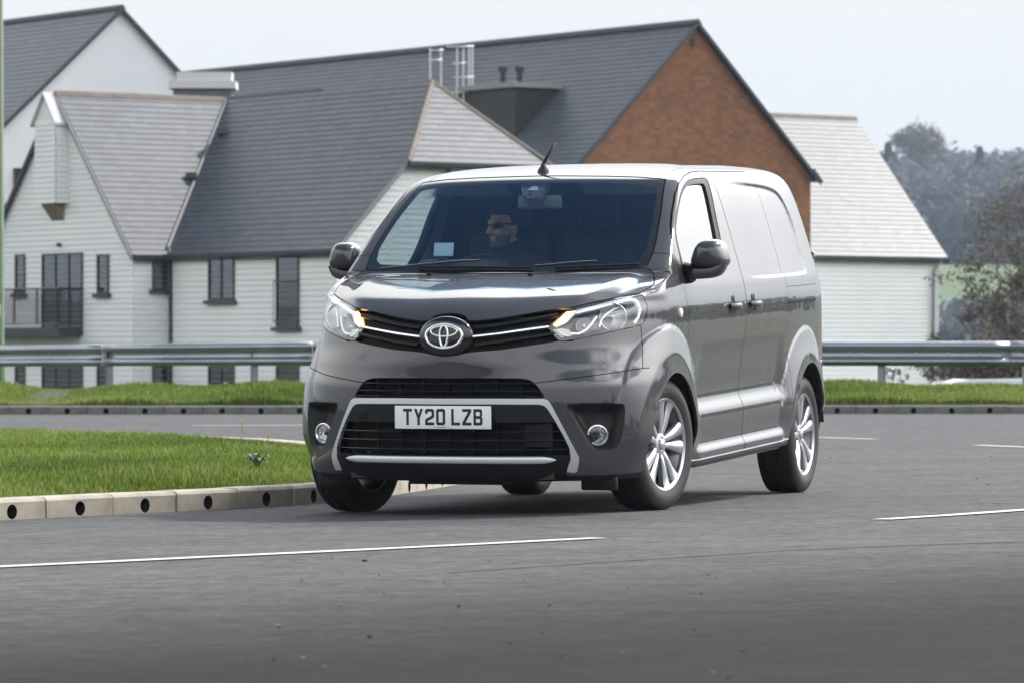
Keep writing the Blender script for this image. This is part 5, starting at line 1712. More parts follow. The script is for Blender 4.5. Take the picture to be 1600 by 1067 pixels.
# upper intake / lower opening / silver frame / fog pocket
ui_px = [(700, 590.5), (760, 590.3), (812, 590.6), (826, 592.5), (834, 597), (840, 603), (852, 621.5)]
ui = pts(ui_px, XZ)
ui_poly = np.vstack([[(-.2, ui[0][1]), (0, ui[0][1])], ui, [(0, ui[-1][1]), (-.2, ui[-1][1])]])
upper_open, body = clip(body, front_poly(ui_poly, -.3)(body.V))
sf_out = pts([(700, 622.3), (780, 622.3), (848, 622.6), (856, 624), (862, 633), (880, 667), (897, 699), (905, 714), (904.5, 724), (901.5, 738.5)], XZ)
sf_in = pts([(885.5, 737), (888.5, 726), (892, 717), (890, 700), (882.5, 684), (867.5, 657), (855, 637.5), (849.5, 633.2), (842, 631.5), (780, 631.2), (700, 631.2)], XZ)
fr_poly = np.vstack([[(-.2, sf_out[0][1])], sf_out, sf_in, [(-.2, sf_in[-1][1])]])
in_poly = np.vstack([[(-.2, .15)], [(sf_in[0][0], .15)], sf_in, [(-.2, sf_in[-1][1])]])
frame, body = clip(body, front_poly(fr_poly, -.3)(body.V))
lower_open, body = clip(body, front_poly(in_poly, -.3)(body.V))
fog_px = [(884, 634), (888, 629.5), (973, 629), (977, 633), (976.5, 655), (969, 692), (963, 699), (951, 703.5), (931, 705), (923, 700), (902, 665)]
fog3 = np.array([on_body(u, v) for u, v in fog_px])
fog_poly = smooth_poly(hl_coord(fog3), it=2)
def fog_fn(V):
    s = poly_sdf(hl_coord(V), fog_poly)
    return np.where((V[:, 1] > -.1) | (V[:, 0] < .3) | (V[:, 2] > .75), 1.0, s)
fog_open, body = clip(body, fog_fn(body.V))

# black lip under the bumper
lip, body = clip(body, np.where(body.V[:, 1] < -.30, body.V[:, 2] - .232, 1.0))

# panel seams -------------------------------------------------------------
# bumper: seam from the intake corner to the wheel-arch, fender seam above it
bs = pts([(838, 598), (880, 592.5), (930, 586), (975, 579.5), (1004, 575)], XZ)
def bump_line(V):
    # below this line = lower bumper
    zz = np.interp(V[:, 0], [0, bs[0][0], *bs[1:, 0], 1.2], [bs[0][1], bs[0][1], *bs[1:, 1], bs[-1][1] + .01])
    return np.where(V[:, 1] > -.36, 1.0, V[:, 2] - zz)
lower_bumper, body = split(body, bump_line)
fs = pts([(1001, 508), (1003, 530), (1004, 560), (1004.5, 577)], YZ)
def fend_line(V):
    yy = np.interp(V[:, 2], [fs[-1][1] - .2, *fs[::-1, 1]], [fs[-1][0], *fs[::-1, 0]])
    s = V[:, 1] - yy
    return np.where((V[:, 2] > HL3[14][2] + .02) | (V[:, 0] < .6), np.where(V[:, 2] > 1.0, 1.0, s), s)
upper_bumper, body = split(body, lambda V: np.maximum(fend_line(V), np.where(V[:, 1] > 0, 1., V[:, 2] - np.interp(V[:, 0], [0, .3, .55, .9], [.95, .95, .95, 1.0]))))
# bonnet
hs3 = np.array([on_body(u, v) for u, v in [(997, 459.4), (1010, 452.5), (1018, 447.8), (1021.5, 444.5), (1022.6, 439), (1021.5, 431), (1017, 423), (1009, 419.5)]])
hp = np.vstack([[(-.3, ws_b[-1][1] - .001)], [(0, ws_b[-1][1] - .001)], ws_b[::-1], hs3[::-1][:, [0, 2]], HL3[2:7][::-1][:, [0, 2]], [(.55, .98), (-.3, .98)]])
def hood_fn(V):
    P = V[:, [0, 2]]
    s = poly_sdf(P, hp)
    # side edge measured in the unrolled view
    return np.where(V[:, 1] > .12, 1.0, s)
bonnet, body = split(body, hood_fn)
# front door
fd3 = np.array([on_body(u, v) for u, v in [(1078.8, 590), (1078.6, 560), (1076.5, 500), (1074, 475), (1069, 449), (1061, 425), (1052.5, 392), (1048.6, 368), (1047.6, 352), (1049.5, 330), (1054, 303), (1060, 287), (1067.5, 276), (1078, 269.6), (1090, 268.2), (1106.5, 268.2)]])
fd3[:, 1] = np.minimum(fd3[:, 1], 1.472)
zt = fd3[-1][2]
fd = np.vstack([[(fd3[0][0 + 1], .245)], [(fd3[0][1], .5)], fd3[:, [1, 2]], [(1.478, zt), (1.478, 1.05), (1.43, .75), (1.40, .245)]])
fdoor, body = split(body, side_poly(fd))
sd_ = np.array([(1.484, zt - .0), (2.40, zt), (2.405, .245), (1.406, .245), (1.436, .75), (1.484, 1.05)])
sdoor, body = split(body, side_poly(sd_))
# roof from the rest
roof, body = split(body, lambda V: np.where((V[:, 1] < .45) | (V[:, 2] < 1.45), 1.0, V[:, 0] - .662 - .0 * V[:, 1]), .0022)
# fender: in front of the door, below the pillar
fender, body = split(body, lambda V: np.where((V[:, 1] < .62) & (V[:, 0] > .3), V[:, 2] - np.interp(V[:, 1], [-.2, .15, .5], [1.43, 1.36, 1.28]), 1.0))
pillar, rear = clip(body, body.V[:, 1] - 1.30)
print("shell parts", {k: len(v.F) for k, v in dict(fender=fender, pillar=pillar, rear=rear, roof=roof, bonnet=bonnet, ub=upper_bumper, lb=lower_bumper, fd=fdoor, sd=sdoor, lamp=lamp, screen=screen_clear, grille=grille_open).items()})

panel("bonnet", bonnet, both=True)
panel("front_bumper", upper_bumper, both=True)
panel("lower_bumper", lower_bumper, both=True)
panel("bumper_lip", lip, BLACK)
panel("roof", roof, both=True)
FENDERS = panel("fender", fender)
DOORS = panel("front_door", fdoor)
SDOORS = panel("sliding_door", sdoor)
for _s in islands(pillar): panel("pillar", _s)
REAR = panel("rear_body", rear, both=True)
panel("windscreen", screen_clear, WSCREEN, both=True, rim=0)
panel("windscreen_border", screen_frit, FRIT, both=True, rim=0)
for d_, m_ in zip(DOORS, (False, True)):
    shell_mesh("window_glass", dglass, SIDEGL, d_, mirror=m_, rim=0, offset=-.014)
    shell_mesh("window_seal", drub, RUBBER, d_, mirror=m_, rim=.022, offset=-.003)
gb = [shell_mesh("g", g, GAP, None, both=True, rim=0, offset=-.011) for g in GAPS if len(g.F)]
# join the seam bottoms into one part
_v, _f = [], []
for o in gb:
    k = len(_v)
    _v += [tuple(v.co) for v in o.data.vertices]; _f += [tuple(i + k for i in p.vertices) for p in o.data.polygons]
    bpy.data.objects.remove(o)
tag(to_body(new_obj("panel_seam", _v, _f, GAP, van)), kind="stuff")
panel("intake_frame", frame, SATIN, both=True, rim=.02)
# ---- helpers that lay things on the body surface
def hit(u, v):
    w = np.array([(u - 800) / FPX * 30, 30.0, CAM_H + (HORIZON - v) / FPX * 30])
    d = Vector(world2body([w])[0] - CAM_B)
    h = BVH.ray_cast(Vector(CAM_B), d)
    n = h[1]
    if n.dot(d) > 0: n = -n
    return np.array(h[0]), np.array(n)

def resample(p, n):
    p = np.asarray(p, float)
    s = np.concatenate([[0], np.cumsum(np.linalg.norm(np.diff(p, axis=0), axis=1))])
    t = np.linspace(0, s[-1], n)
    return np.stack([np.interp(t, s, p[:, i]) for i in range(p.shape[1])], 1)

def both_sides(name, mb, mat, parent=None, smooth=True, angle=R(40), sides=(1, -1), body=True):
    out = []
    for sx in sides:
        v = [(p[0] * sx, p[1], p[2]) for p in mb.v]
        f = mb.f if sx > 0 else [tuple(reversed(q)) for q in mb.f]
        par = parent[0 if sx > 0 else 1] if isinstance(parent, (list, tuple)) else (parent or van)
        o = new_obj(name, v, f, mat, par, smooth, None, angle)
        if par is van and body: to_body(o)
        out.append(o)
    return out

def strip_mb(path3, nor3, h, d_out, d_in, rnd=.3, sweep=None):
    """bar with a rounded section following points on the surface; h height, from d_out (proud) to d_in (behind)"""
    mb = MB()
    n = len(path3)
    sec = []
    for q in np.linspace(0, 2 * math.pi, 13)[:-1]:
        c, s = math.cos(q), math.sin(q)
        sec.append((np.sign(c) * abs(c)**.55, np.sign(s) * abs(s)**.55))
    vs = []
    for i in range(n):
        t = path3[min(i + 1, n - 1)] - path3[max(i - 1, 0)]
        t = t / np.linalg.norm(t)
        nn = nor3[i] - t * (nor3[i] @ t); nn /= np.linalg.norm(nn)
        up = np.cross(nn, t); up = up / np.linalg.norm(up)
        if up[2] < 0: up = -up
        hh = h[i] if hasattr(h, '__len__') else h
        mid, dep = (d_out + d_in) / 2, (d_out - d_in) / 2
        for a, b in sec:
            vs.append(path3[i] + nn * (mid + dep * a) + up * (hh / 2 * b))
    k = len(sec)
    fs = [(i * k + j, i * k + (j + 1) % k, (i + 1) * k + (j + 1) % k, (i + 1) * k + j) for i in range(n - 1) for j in range(k)]
    fs += [tuple(range(k - 1, -1, -1)), tuple((n - 1) * k + j for j in range(k))]
    mb.add(vs, fs)
    return mb

def px_strip(px, n, h, d_out, d_in, x0=None):
    P = resample(px, n)
    q = [hit(u, v) for u, v in P]
    p3, n3 = np.array([a for a, _ in q]), np.array([b for _, b in q])
    # smooth the normals along the bar
    for _ in range(3):
        n3[1:-1] = (n3[:-2] + 2 * n3[1:-1] + n3[2:]) / 4
    n3 /= np.linalg.norm(n3, axis=1, keepdims=True)
    if x0 is not None:                       # start exactly on the centre line
        p3[0][0] = x0
    return strip_mb(p3, n3, h, d_out, d_in)

def front_bar(z, x1, h, d_out, d_in, n=30):
    """level bar across the whole front at height z, following the plan of the body"""
    xs = np.linspace(-x1, x1, n)
    p3, n3 = [], []
    for x in xs:
        h_ = BVH.ray_cast(Vector((abs(x), -2.0, z)), Vector((0, 1, 0)))
        p3.append((x, h_[0].y, z)); nn = h_[1] if h_[1].y < 0 else -h_[1]
        n3.append((nn.x * (1 if x >= 0 else -1), nn.y, 0))
    n3 = np.array(n3); n3 /= np.linalg.norm(n3, axis=1, keepdims=True)
    return strip_mb(np.array(p3), n3, h, d_out, d_in)

def shell_free(name, sh, mat, parent, depth_fn, both=False, rim=0):
    """shell moved inward by a depth field, normals recomputed"""
    dpt = depth_fn(sh.V)
    s2 = Shell(sh.V - sh.N * dpt[:, None], sh.N, sh.F)
    out = []
    for m in ((None,) if both else (False, True)):
        o = shell_mesh(name, s2, mat, parent[0 if not m else 1] if isinstance(parent, (list, tuple)) else parent, both=bool(both), mirror=bool(m), rim=rim)
        me = o.data
        me2 = bpy.data.meshes.new(name)
        me2.from_pydata([v.co for v in me.vertices], [], [tuple(p.vertices) for p in me.polygons])
        me2.shade_smooth()
        for mm in me.materials: me2.materials.append(mm)
        o.data = me2
        if o.parent is van: to_body(o)
        out.append(o)
    return out

# ---- radiator grille
zpx = lambda v, y=-.86: float(on_body(700, v)[2])
shell_free("grille_back", grille_open, GAP, van, lambda V: .035 + 0 * V[:, 0], both=True)
for px, nm, mt, hh, do in (([(743, 511.5), (780, 507), (830, 498.5), (872, 491)], "grille_bar", BLACK, .020, .004),
                           ([(738, 526.3), (780, 521.5), (830, 514.3), (857, 510.8)], "grille_chrome_bar", CHROME, .0165, .012),
                           ([(742, 538.5), (780, 534), (830, 526.5), (866, 520.5)], "grille_bar", BLACK, .018, .002)):
    both_sides(nm, px_strip(px, 26, hh, do, -.03), mt)
# emblem boss and emblem
bz = float(on_body(699, 525)[2]); by = float(on_body(699, 525)[1])
mb = MB()
prof_e, nseg = [], 40
for r_, dy in ((1.0, .035), (1.0, .0), (.97, -.012), (.88, -.021), (.6, -.027), (.25, -.029), (.0, -.0295)):
    prof_e.append((r_, dy))
vs = []
for r_, dy in prof_e:
    for k in range(nseg):
        q = 2 * math.pi * k / nseg
        vs.append((.148 * r_ * math.cos(q), by + dy + .25 * (.148 * r_ * math.cos(q))**2 + .09 * (r_ * .1 * math.sin(q)), bz - .004 + .104 * r_ * math.sin(q)))
fs_ = [(i * nseg + k, i * nseg + (k + 1) % nseg, (i + 1) * nseg + (k + 1) % nseg, (i + 1) * nseg + k) for i in range(len(prof_e) - 1) for k in range(nseg)]
mb.add(vs, fs_)
boss = to_body(mb.build("emblem_boss", GLOSSB, van, True))
def ellipse_ring(cx, cz, a, b, r, y0, n=48, w0=None):
    m = MB()
    P = [(cx + a * math.cos(t), y0 + .25 * (cx + a * math.cos(t))**2 + .09 * (cz + b * math.sin(t)), bz + cz + b * math.sin(t)) for t in np.linspace(0, 2 * math.pi, n, endpoint=False)]
    rr = [r] * n if w0 is None else [w0(t) for t in np.linspace(0, 2 * math.pi, n, endpoint=False)]
    m.tube(P, rr, 8, closed=True)
    return m
ey = by - .034
mb = ellipse_ring(0, 0, .097, .060, .0084, ey)
mb.v += []
e2 = ellipse_ring(0, .0245, .071, .0255, .0066, ey - .001)
e3 = ellipse_ring(0, .0, .0215, .0545, .0066, ey - .002)
for e_ in (e2, e3): mb.add(e_.v, e_.f)
emb = mb.build("emblem", CHROME, boss, True)

# ---- intakes
shell_free("intake_back", upper_open, GAP, van, lambda V: .06 + 0 * V[:, 0], both=True)
for v_, x1 in ((599, .492), (610.5, .515), (619, .53)):
    to_body(front_bar(zpx(v_), x1 - .01, .0065, -.004, -.035).build("intake_slat", GLOSSB, van, True, R(40)))
for i in range(7):
    x = -.39 + .13 * i
    y = BVH.ray_cast(Vector((abs(x), -2, .68)), Vector((0, 1, 0)))[0].y
    to_body(MB().box((x, y + .045, zpx(605)), (.006, .02, .10)).build("intake_rib", BLACK, van))
z_pl, z_val = zpx(659.5), zpx(711)
plate_zone, rest_ = clip(lower_open, z_pl - lower_open.V[:, 2])
mesh_zone, valance = clip(rest_, z_val - rest_.V[:, 2])
panel("plate_panel", plate_zone, BLACK, both=True, rim=.05)[0].data
shell_free("radiator_back", mesh_zone, GAP, van, lambda V: .075 + 0 * V[:, 0], both=True)
panel("valance", valance, BLACK, both=True, rim=.05)
for v_, x1 in ((674, .60), (687.5, .635), (701.5, .655)):
    to_body(front_bar(zpx(v_), x1 - .015, .0075, -.006, -.04).build("radiator_slat", GLOSSB, van, True, R(40)))
for i in range(9):
    x = -.52 + .13 * i
    y = BVH.ray_cast(Vector((abs(x), -2, .42)), Vector((0, 1, 0)))[0].y
    to_body(MB().box((x, y + .055, zpx(686)), (.006, .02, zpx(660) - zpx(711))).build("intake_rib", BLACK, van))
y = BVH.ray_cast(Vector((.50, -2, .42)), Vector((0, 1, 0)))[0].y
to_body(MB().box((.475, y + .03, zpx(680)), (.15, .02, .125), bevel=.006).build("radar_cover", BLACK, van))
bar_ = front_bar(zpx(718), .566, [(.034 * min(1, (1 - abs(t)) * 9)**.5 + .004) for t in np.linspace(-1, 1, 60)], .012, -.01, 60)
to_body(bar_.build("bumper_chrome_bar", SATIN, van, True, R(50)))
# square tow-eye cover
to_body(MB().rbox((-.455, BVH.ray_cast(Vector((.455, -2, .59)), Vector((0, 1, 0)))[0].y + .004, zpx(646)), (.055, .02, .062), .008, Matrix.Rotation(R(-12), 3, 'Z')).build("tow_eye_cover", BLACK, van, True, R(40)))

# ---- number plate
pz = (zpx(633.3) + zpx(669.3)) / 2; ph = zpx(633.3) - zpx(669.3)
py = float(on_body(694, 650)[1]) - .020
pw = .52
tilt = 0.0
PL_BG = pmat("plate_white", (0.80, 0.86, 0.88), 0.35, coat=.4)
PL_TX = pmat("plate_black", (0.012, 0.012, 0.012), 0.4)
mb = MB(); mb.rbox((-.004, py, pz), (pw, .006, ph), .0028)
plate = to_body(mb.build("number_plate", PL_BG, van, True, R(40)))
HOLD = MB(); HOLD.rbox((-.004, py + .014, pz - .004), (pw + .006, .02, ph - .02), .004)
to_body(HOLD.build("plate_holder", BLACK, van, True, R(40)))
# block capitals drawn as strokes in a 50 x 79 cell
T = 14
GLY = {
 'T': [[(0, 79), (50, 79), (50, 65), (32, 65), (32, 0), (18, 0), (18, 65), (0, 65)]],
 'Y': [[(0, 79), (15, 79), (25, 52), (35, 79), (50, 79), (32, 33), (32, 0), (18, 0), (18, 33)]],
 '2': [[(42, 79), (50, 71), (50, 40), (42, 33), (14, 20), (14, 14), (50, 14), (50, 0), (0, 0), (0, 26), (8, 33), (36, 46), (36, 65), (14, 65), (14, 55), (0, 55), (0, 71), (8, 79)]],
 'L': [[(0, 79), (14, 79), (14, 14), (48, 14), (48, 0), (0, 0)]],
 'Z': [[(0, 79), (50, 79), (50, 65), (18, 14), (50, 14), (50, 0), (0, 0), (0, 14), (32, 65), (0, 65)]],
}
def glyph_mb(polys, ox, oz, sx, sz, y, mb):
    for p in polys:
        bm = bmesh.new()
        vv = [bm.verts.new((ox + a * sx, y, oz + b * sz)) for a, b in p]
        f = bm.faces.new(vv)
        bm.normal_update()
        bmesh.ops.triangulate(bm, faces=[f])
        bm.verts.index_update()
        mb.add([v.co.copy() for v in bm.verts], [[v.index for v in g.verts] for g in bm.faces])
        bm.free()
def ring_poly(a, b):
    """strip between two outlines of the same length"""
    n = len(a)
    return [[a[i], a[(i + 1) % n], b[(i + 1) % n], b[i]] for i in range(n)]
o_out = [(8, 0), (42, 0), (50, 8), (50, 71), (42, 79), (8, 79), (0, 71), (0, 8)]
o_in = [(16, 14), (34, 14), (36, 16), (36, 63), (34, 65), (16, 65), (14, 63), (14, 16)]
GLY['0'] = ring_poly(o_out, o_in)
b_out1 = [(0, 0), (42, 0), (50, 8), (50, 34), (44, 41), (0, 41)]; b_in1 = [(14, 14), (34, 14), (36, 16), (36, 30), (34, 32), (14, 32)]
b_out2 = [(0, 41), (44, 41), (48, 46), (48, 72), (41, 79), (0, 79)]; b_in2 = [(14, 46), (33, 46), (35, 48), (35, 63), (33, 65), (14, 65)]
GLY['B'] = ring_poly(b_out1, b_in1) + ring_poly(b_out2, b_in2)
sx = .001 * .98; sz = ph / .111 * .001
xx = -.004 - (7 * 50 + 5 * 11 + 33) * sx / 2
for ch in "TY20 LZB":
    if ch == ' ':
        xx += 22 * sx; continue
    m = MB(); glyph_mb(GLY[ch], xx, pz - 79 * sz / 2 + .002, sx, sz, py - .0034, m)
    m.build("letter", PL_TX, plate)
    xx += 61 * sx
def text_obj(name, body, size, loc, mat, parent, rot=(math.pi / 2, 0, 0)):
    c = bpy.data.curves.new(name, 'FONT'); c.body = body; c.size = size; c.align_x = 'CENTER'; c.align_y = 'CENTER'
    c.extrude = 0.0002; c.resolution_u = 2
    t = bpy.data.objects.new(name, c); scene.collection.objects.link(t)
    me = bpy.data.meshes.new_from_object(t.evaluated_get(bpy.context.evaluated_depsgraph_get()))
    bpy.data.objects.remove(t)
    me.materials.clear(); me.materials.append(mat)
    o = bpy.data.objects.new(name, me); scene.collection.objects.link(o)
    o.location = loc; o.rotation_euler = rot; o.parent = parent
    return o
text_obj("dealer_text", "TOYOTA (GB) PLC  ______", .0085, (.0, py - .0036, pz - ph / 2 + .0085), PL_TX, plate)
text_obj("dealer_text", "TY20 LZB", .005, (.22, py - .0036, pz - ph / 2 + .007), PL_TX, plate)

# ---- fog lamp pockets
fog_sd = lambda V: -poly_sdf(hl_coord(V), fog_poly)
fog_c, fog_n = hit(940.7, 679.7)
def fog_depth(V):
    d = fog_sd(V)
    t = .012 + .045 * sstep(.004, .05, d)
    r = np.linalg.norm((V - fog_c) * (1, .6, 1), axis=1)
    return t * (.35 + .65 * sstep(.0, .02, d)) - .006 * (1 - sstep(.04, .075, r))
FOGP = shell_free("fog_lamp_pocket", fog_open, BLACK, van, fog_depth)
def disc_part(name, c, n, prof, mat, seg=36, parent=None, sides=(1, -1), lean=None):
    """turned part standing on the surface at c along direction n; prof = (distance along n, radius)"""
    n = np.array(n, float); n /= np.linalg.norm(n)
    a = np.cross(n, (0, 0, 1)); a /= np.linalg.norm(a); b = np.cross(a, n)
    mb = MB(); vs = []
    for h, r in prof:
        for k in range(seg):
            q = 2 * math.pi * k / seg
            vs.append(c + n * h + (a * math.cos(q) + b * math.sin(q)) * r)
    fs = [(i * seg + k, i * seg + (k + 1) % seg, (i + 1) * seg + (k + 1) % seg, (i + 1) * seg + k) for i in range(len(prof) - 1) for k in range(seg)]
    mb.add(vs, fs)
    return both_sides(name, mb, mat, parent, True, R(35), sides)
fdir = np.array([.30, -.95, 0]); fc = fog_c - fog_n * .048
REFL = pmat("lamp_reflector", (0.82, 0.83, 0.85), 0.10, 1.0, bump=(90, 0.5, 0.02))
disc_part("fog_lamp_ring", fc, fdir, [(-.02, .056), (.022, .056), (.029, .053), (.030, .049), (.024, .044), (.0, .043)], CHROME, parent=FOGP)
disc_part("fog_lamp_reflector", fc, fdir, [(-.012, .002), (-.010, .012), (-.004, .026), (.008, .038), (.018, .0445)], REFL, parent=FOGP)
disc_part("fog_lamp_bulb_cap", fc, fdir, [(-.01, .012), (.008, .012), (.012, .008), (.0125, .0)], DASH, 16, parent=FOGP)
disc_part("fog_lamp_lens", fc, fdir, [(.020, .0445), (.024, .036), (.0265, .02), (.027, .0)], LENS, parent=FOGP)

# ---- headlamps
LAMPS = panel("headlamp", lamp, LENS, rim=0)
hl_sd = lambda V: -poly_sdf(hl_coord(V), hl_poly)
HOUSE = pmat("headlamp_housing", (0.035, 0.036, 0.040), 0.18, 0.3, coat=.5)
BRIGHT = pmat("lamp_bright_trim", (.88, .89, .91), .22, .55)
shell_free("headlamp_housing", lamp, HOUSE, LAMPS, lambda V: .006 + .085 * sstep(.0, .035, hl_sd(V)))
def lamp_strip(px, n, h, d0, d1, mat, name="headlamp_trim"):
    both_sides(name, px_strip(px, n, h, d0, d1), mat, LAMPS)
AMBER = pmat("indicator_lit", (0.9, 0.35, 0.05), 0.3, emis=((1.0, 0.50, 0.18), 3.2))
AMBERD = pmat("indicator_amber_lens", (0.75, 0.72, 0.70), 0.15, coat=.5)
lamp_strip([(900, 486.5), (930, 478.8), (960, 472), (988, 466)], 24, .026, -.006, -.030, BRIGHT)
lamp_strip([(988, 466), (998, 470), (1003, 482), (1001, 495), (994, 504)], 18, .018, -.010, -.030, BRIGHT)
lamp_strip([(900, 487), (893, 494), (884, 503.5), (868, 510)], 14, .012, -.006, -.03, BRIGHT)
lamp_strip([(934, 493), (926, 505), (918, 514), (906, 520.5), (892, 520)], 20, .014, -.010, -.035, BRIGHT, "headlamp_blade")
lamp_strip([(972, 478), (962, 480), (950, 488), (941, 500), (938, 510)], 18, .010, -.010, -.035, BRIGHT, "headlamp_blade")
lamp_strip([(870, 514), (880, 523), (890, 525)], 8, .006, -.006, -.02, BRIGHT)
def lamp_block(name, px, depth, thick, mat):
    q = [hit(u, v) for u, v in px]
    nm = np.mean([b for _, b in q], 0); nm /= np.linalg.norm(nm)
    n = len(q); mb = MB()
    mb.add([a - nm * depth for a, _ in q] + [a - nm * (depth + thick) for a, _ in q],
           [tuple(range(n - 1, -1, -1)), tuple(range(n, 2 * n))] + [(i, (i + 1) % n, n + (i + 1) % n, n + i) for i in range(n)])
    return both_sides(name, mb, mat, LAMPS, False)
lamp_block("indicator", [(866, 505), (885, 486.5), (898, 484.5), (886, 498.5), (879, 504.5)], .012, .02, AMBER)
lamp_block("side_lamp", [(865, 514), (880, 512), (890, 514), (896, 523), (878, 526)], .014, .02, AMBERD)
def bowl(name, u, v, r, depth, dirn, mat):
    p, n = hit(u, v)
    c = p - n * depth
    disc_part(name, c, dirn, [(-.05, .006), (-.046, r * .35), (-.032, r * .66), (-.01, r * .9), (.010, r), (.012, r * 1.06), (.004, r * 1.1)], mat, 40, LAMPS)
    disc_part("lamp_bulb", c, dirn, [(-.05, .010), (-.02, .010), (-.012, .007), (-.011, .0)], CHROME, 14, LAMPS)
bowl("lamp_reflector", 966, 491, .066, .050, (.28, -.96, .05), REFL)
bowl("lamp_reflector", 918, 505, .038, .046, (.22, -.97, .05), REFL)

# ---- wheels
def tyre_mb():
    Ro, W = .3445, .112
    p = [(-.095, .236), (-.104, .242), (-.1115, .262), (-W - .004, .283), (-W - .002, .303), (-.107, .322), (-.100, .334), (-.090, .3405)]
    tread = []
    for a, b in ((-.088, -.062), (-.053, -.022), (-.013, .013), (.022, .053), (.062, .088)):
        tread += [(a, Ro - .008), (a + .0012, Ro - .0007 - 6 * a * a * .04), (b - .0012, Ro - .0007 - 6 * b * b * .04), (b, Ro - .008)]
    p = p + tread + [(-h, r) for h, r in reversed(p)]
    mb = MB(); mb.lathe(p, 96, 'x')
    return mb
TYRE = pmat("tyre_rubber", (0.014, 0.014, 0.0145), 0.62, bump=(120, 0.25, 0.002))
ALLOY = pmat("silver_alloy", (0.52, 0.53, 0.55), 0.30, 0.7, coat=.5)
ALLOYD = pmat("alloy_barrel", (0.20, 0.20, 0.21), 0.4, 0.9)
DISC = pmat("brake_disc", (0.20, 0.19, 0.18), 0.35, 0.9)
def wheel_protos():
    parts = {}
    parts["tyre"] = (tyre_mb(), TYRE, R(30))
    mb = MB()                                   # barrel with lip; +x is the outer face
    mb.lathe([(-.09, .240), (-.10, .243), (-.097, .228), (-.06, .205), (.03, .200), (.062, .214), (.078, .226), (.093, .229), (.101, .240), (.098, .2445), (.09, .238)], 80, 'x')
    parts["rim"] = (mb, ALLOYD, R(25))
    mb = MB()
    mb.lathe([(.093, .2275), (.1005, .233), (.1035, .240), (.1015, .2435), (.096, .2405)], 80, 'x')
    parts["rim_edge"] = (mb, ALLOY, R(40))
    mb = MB()
    mb.lathe([(.04, .185), (.038, .06), (.05, .03)], 48, 'x')
    parts["brake_disc"] = (mb, DISC, R(30))
    mb = MB()
    mb.lathe([(.03, .062), (.060, .066), (.074, .058), (.080, .040), (.078, .031), (.0, .03)], 40, 'x')
    parts["hub"] = (mb, ALLOY, R(40))
    mb = MB()
    mb.lathe([(.076, .031), (.086, .029), (.090, .022), (.0915, .0)], 28, 'x')
    parts["hub_cap"] = (mb, ALLOY, R(40))
    return parts
def spoke_mb(tw):
    """one tapered spoke from the hub to the rim, pointing along +z"""
    mb = MB(); vs = []
    rows = [(.040, .017, .068, .0), (.075, .0150, .078, .003), (.12, .0205, .084, .007), (.17, .0275, .086, .010), (.205, .0335, .088, .012), (.231, .039, .0945, .013)]
    for r, hw, x, off in rows:
        o = off * tw
        vs += [(x - .032, o - hw * .9, r), (x - .006, o - hw, r), (x, o - hw * .72, r), (x + .003, o, r), (x, o + hw * .72, r), (x - .006, o + hw, r), (x - .032, o + hw * .9, r)]
    n = 7
    fs = [(i * n + j, i * n + j + 1, (i + 1) * n + j + 1, (i + 1) * n + j) for i in range(len(rows) - 1) for j in range(n - 1)]
    fs += [(i * n + n - 1, i * n, (i + 1) * n, (i + 1) * n + n - 1) for i in range(len(rows) - 1)]
    mb.add(vs, fs)
    return mb
WP = wheel_protos()
SPK = [new_obj("spoke", *(lambda m: (m.v, m.f))(spoke_mb(t)), ALLOY, None, True, None, R(35)).data for t in (1, -1)]
for o in [o for o in scene.objects if o.name.startswith("spoke")]:
    bpy.data.objects.remove(o)
WMESH = {}
for k, (m, mt, an) in WP.items():
    o = m.build(k, mt, None, True, an); WMESH[k] = o.data; bpy.data.objects.remove(o)
nut = MB(); nut.lathe([(.060, .009), (.074, .009), (.076, .006), (.076, .0)], 6, 'x')
o = nut.build("wheel_nut", DISC, None); NUT = o.data; bpy.data.objects.remove(o)
def child(name, data, parent, loc=(0, 0, 0), rot=(0, 0, 0)):
    o = bpy.data.objects.new(name, data); scene.collection.objects.link(o)
    o.parent = parent; o.location = loc; o.rotation_euler = rot
    return o
for sx, y, steer, spin, z in ((1, 0.0, -9.5, 8, .352), (-1, 0.0, -8.5, 40, .322), (1, 2.925, 0, 25, .343), (-1, 2.925, 0, 0, .312)):
    w = child("wheel", WMESH["tyre"], van, (sx * .815, y, z))
    w.rotation_euler = (0, 0, R(steer) + (0 if sx > 0 else math.pi))
    for k in ("rim", "rim_edge", "brake_disc", "hub", "hub_cap"):
        child(k, WMESH[k], w)
    for i in range(10):
        a = 36 * i + (2 if i % 2 else -2) + spin
        child("spoke", SPK[i % 2], w, (0, 0, 0), (R(a), 0, 0))
    for i in range(5):
        a = R(72 * i + spin + 18)
        child("wheel_nut", NUT, w, (0, .0475 * math.sin(a), .0475 * math.cos(a)))

# ---- wheel houses, underbody, bulkhead
def wheelhouse(c, r):
    mb = MB(); vs, n = [], 24
    for x in (.955, .50):
        for k in range(n + 1):
            q = R(4) + R(172) * k / n
            vs.append((x - (.008 if x > .9 else 0), c[0] + (r + .012) * math.cos(q), c[1] + (r + .012) * math.sin(q)))
    m = n + 1
    mb.add(vs, [(k, k + 1, m + k + 1, m + k) for k in range(n)] + [tuple(m + k for k in range(n, -1, -1))])
    return mb
for c, r in ((ARCH_F, ARCH_RF), (ARCH_R, ARCH_RR)):
    both_sides("wheelhouse", wheelhouse(c, r), RUBBER, None, True)
mb = MB()
mb.box((0, 1.43, .245), (1.78, 1.9, .07)); mb.box((0, 1.4, .19), (.5, 3.2, .06))
mb.box((0, -.45, .24), (1.1, .7, .05)); mb.box((0, 3.3, .30), (1.6, .5, .12))
tag(to_body(mb.build("underbody", RUBBER, van)), kind="stuff")
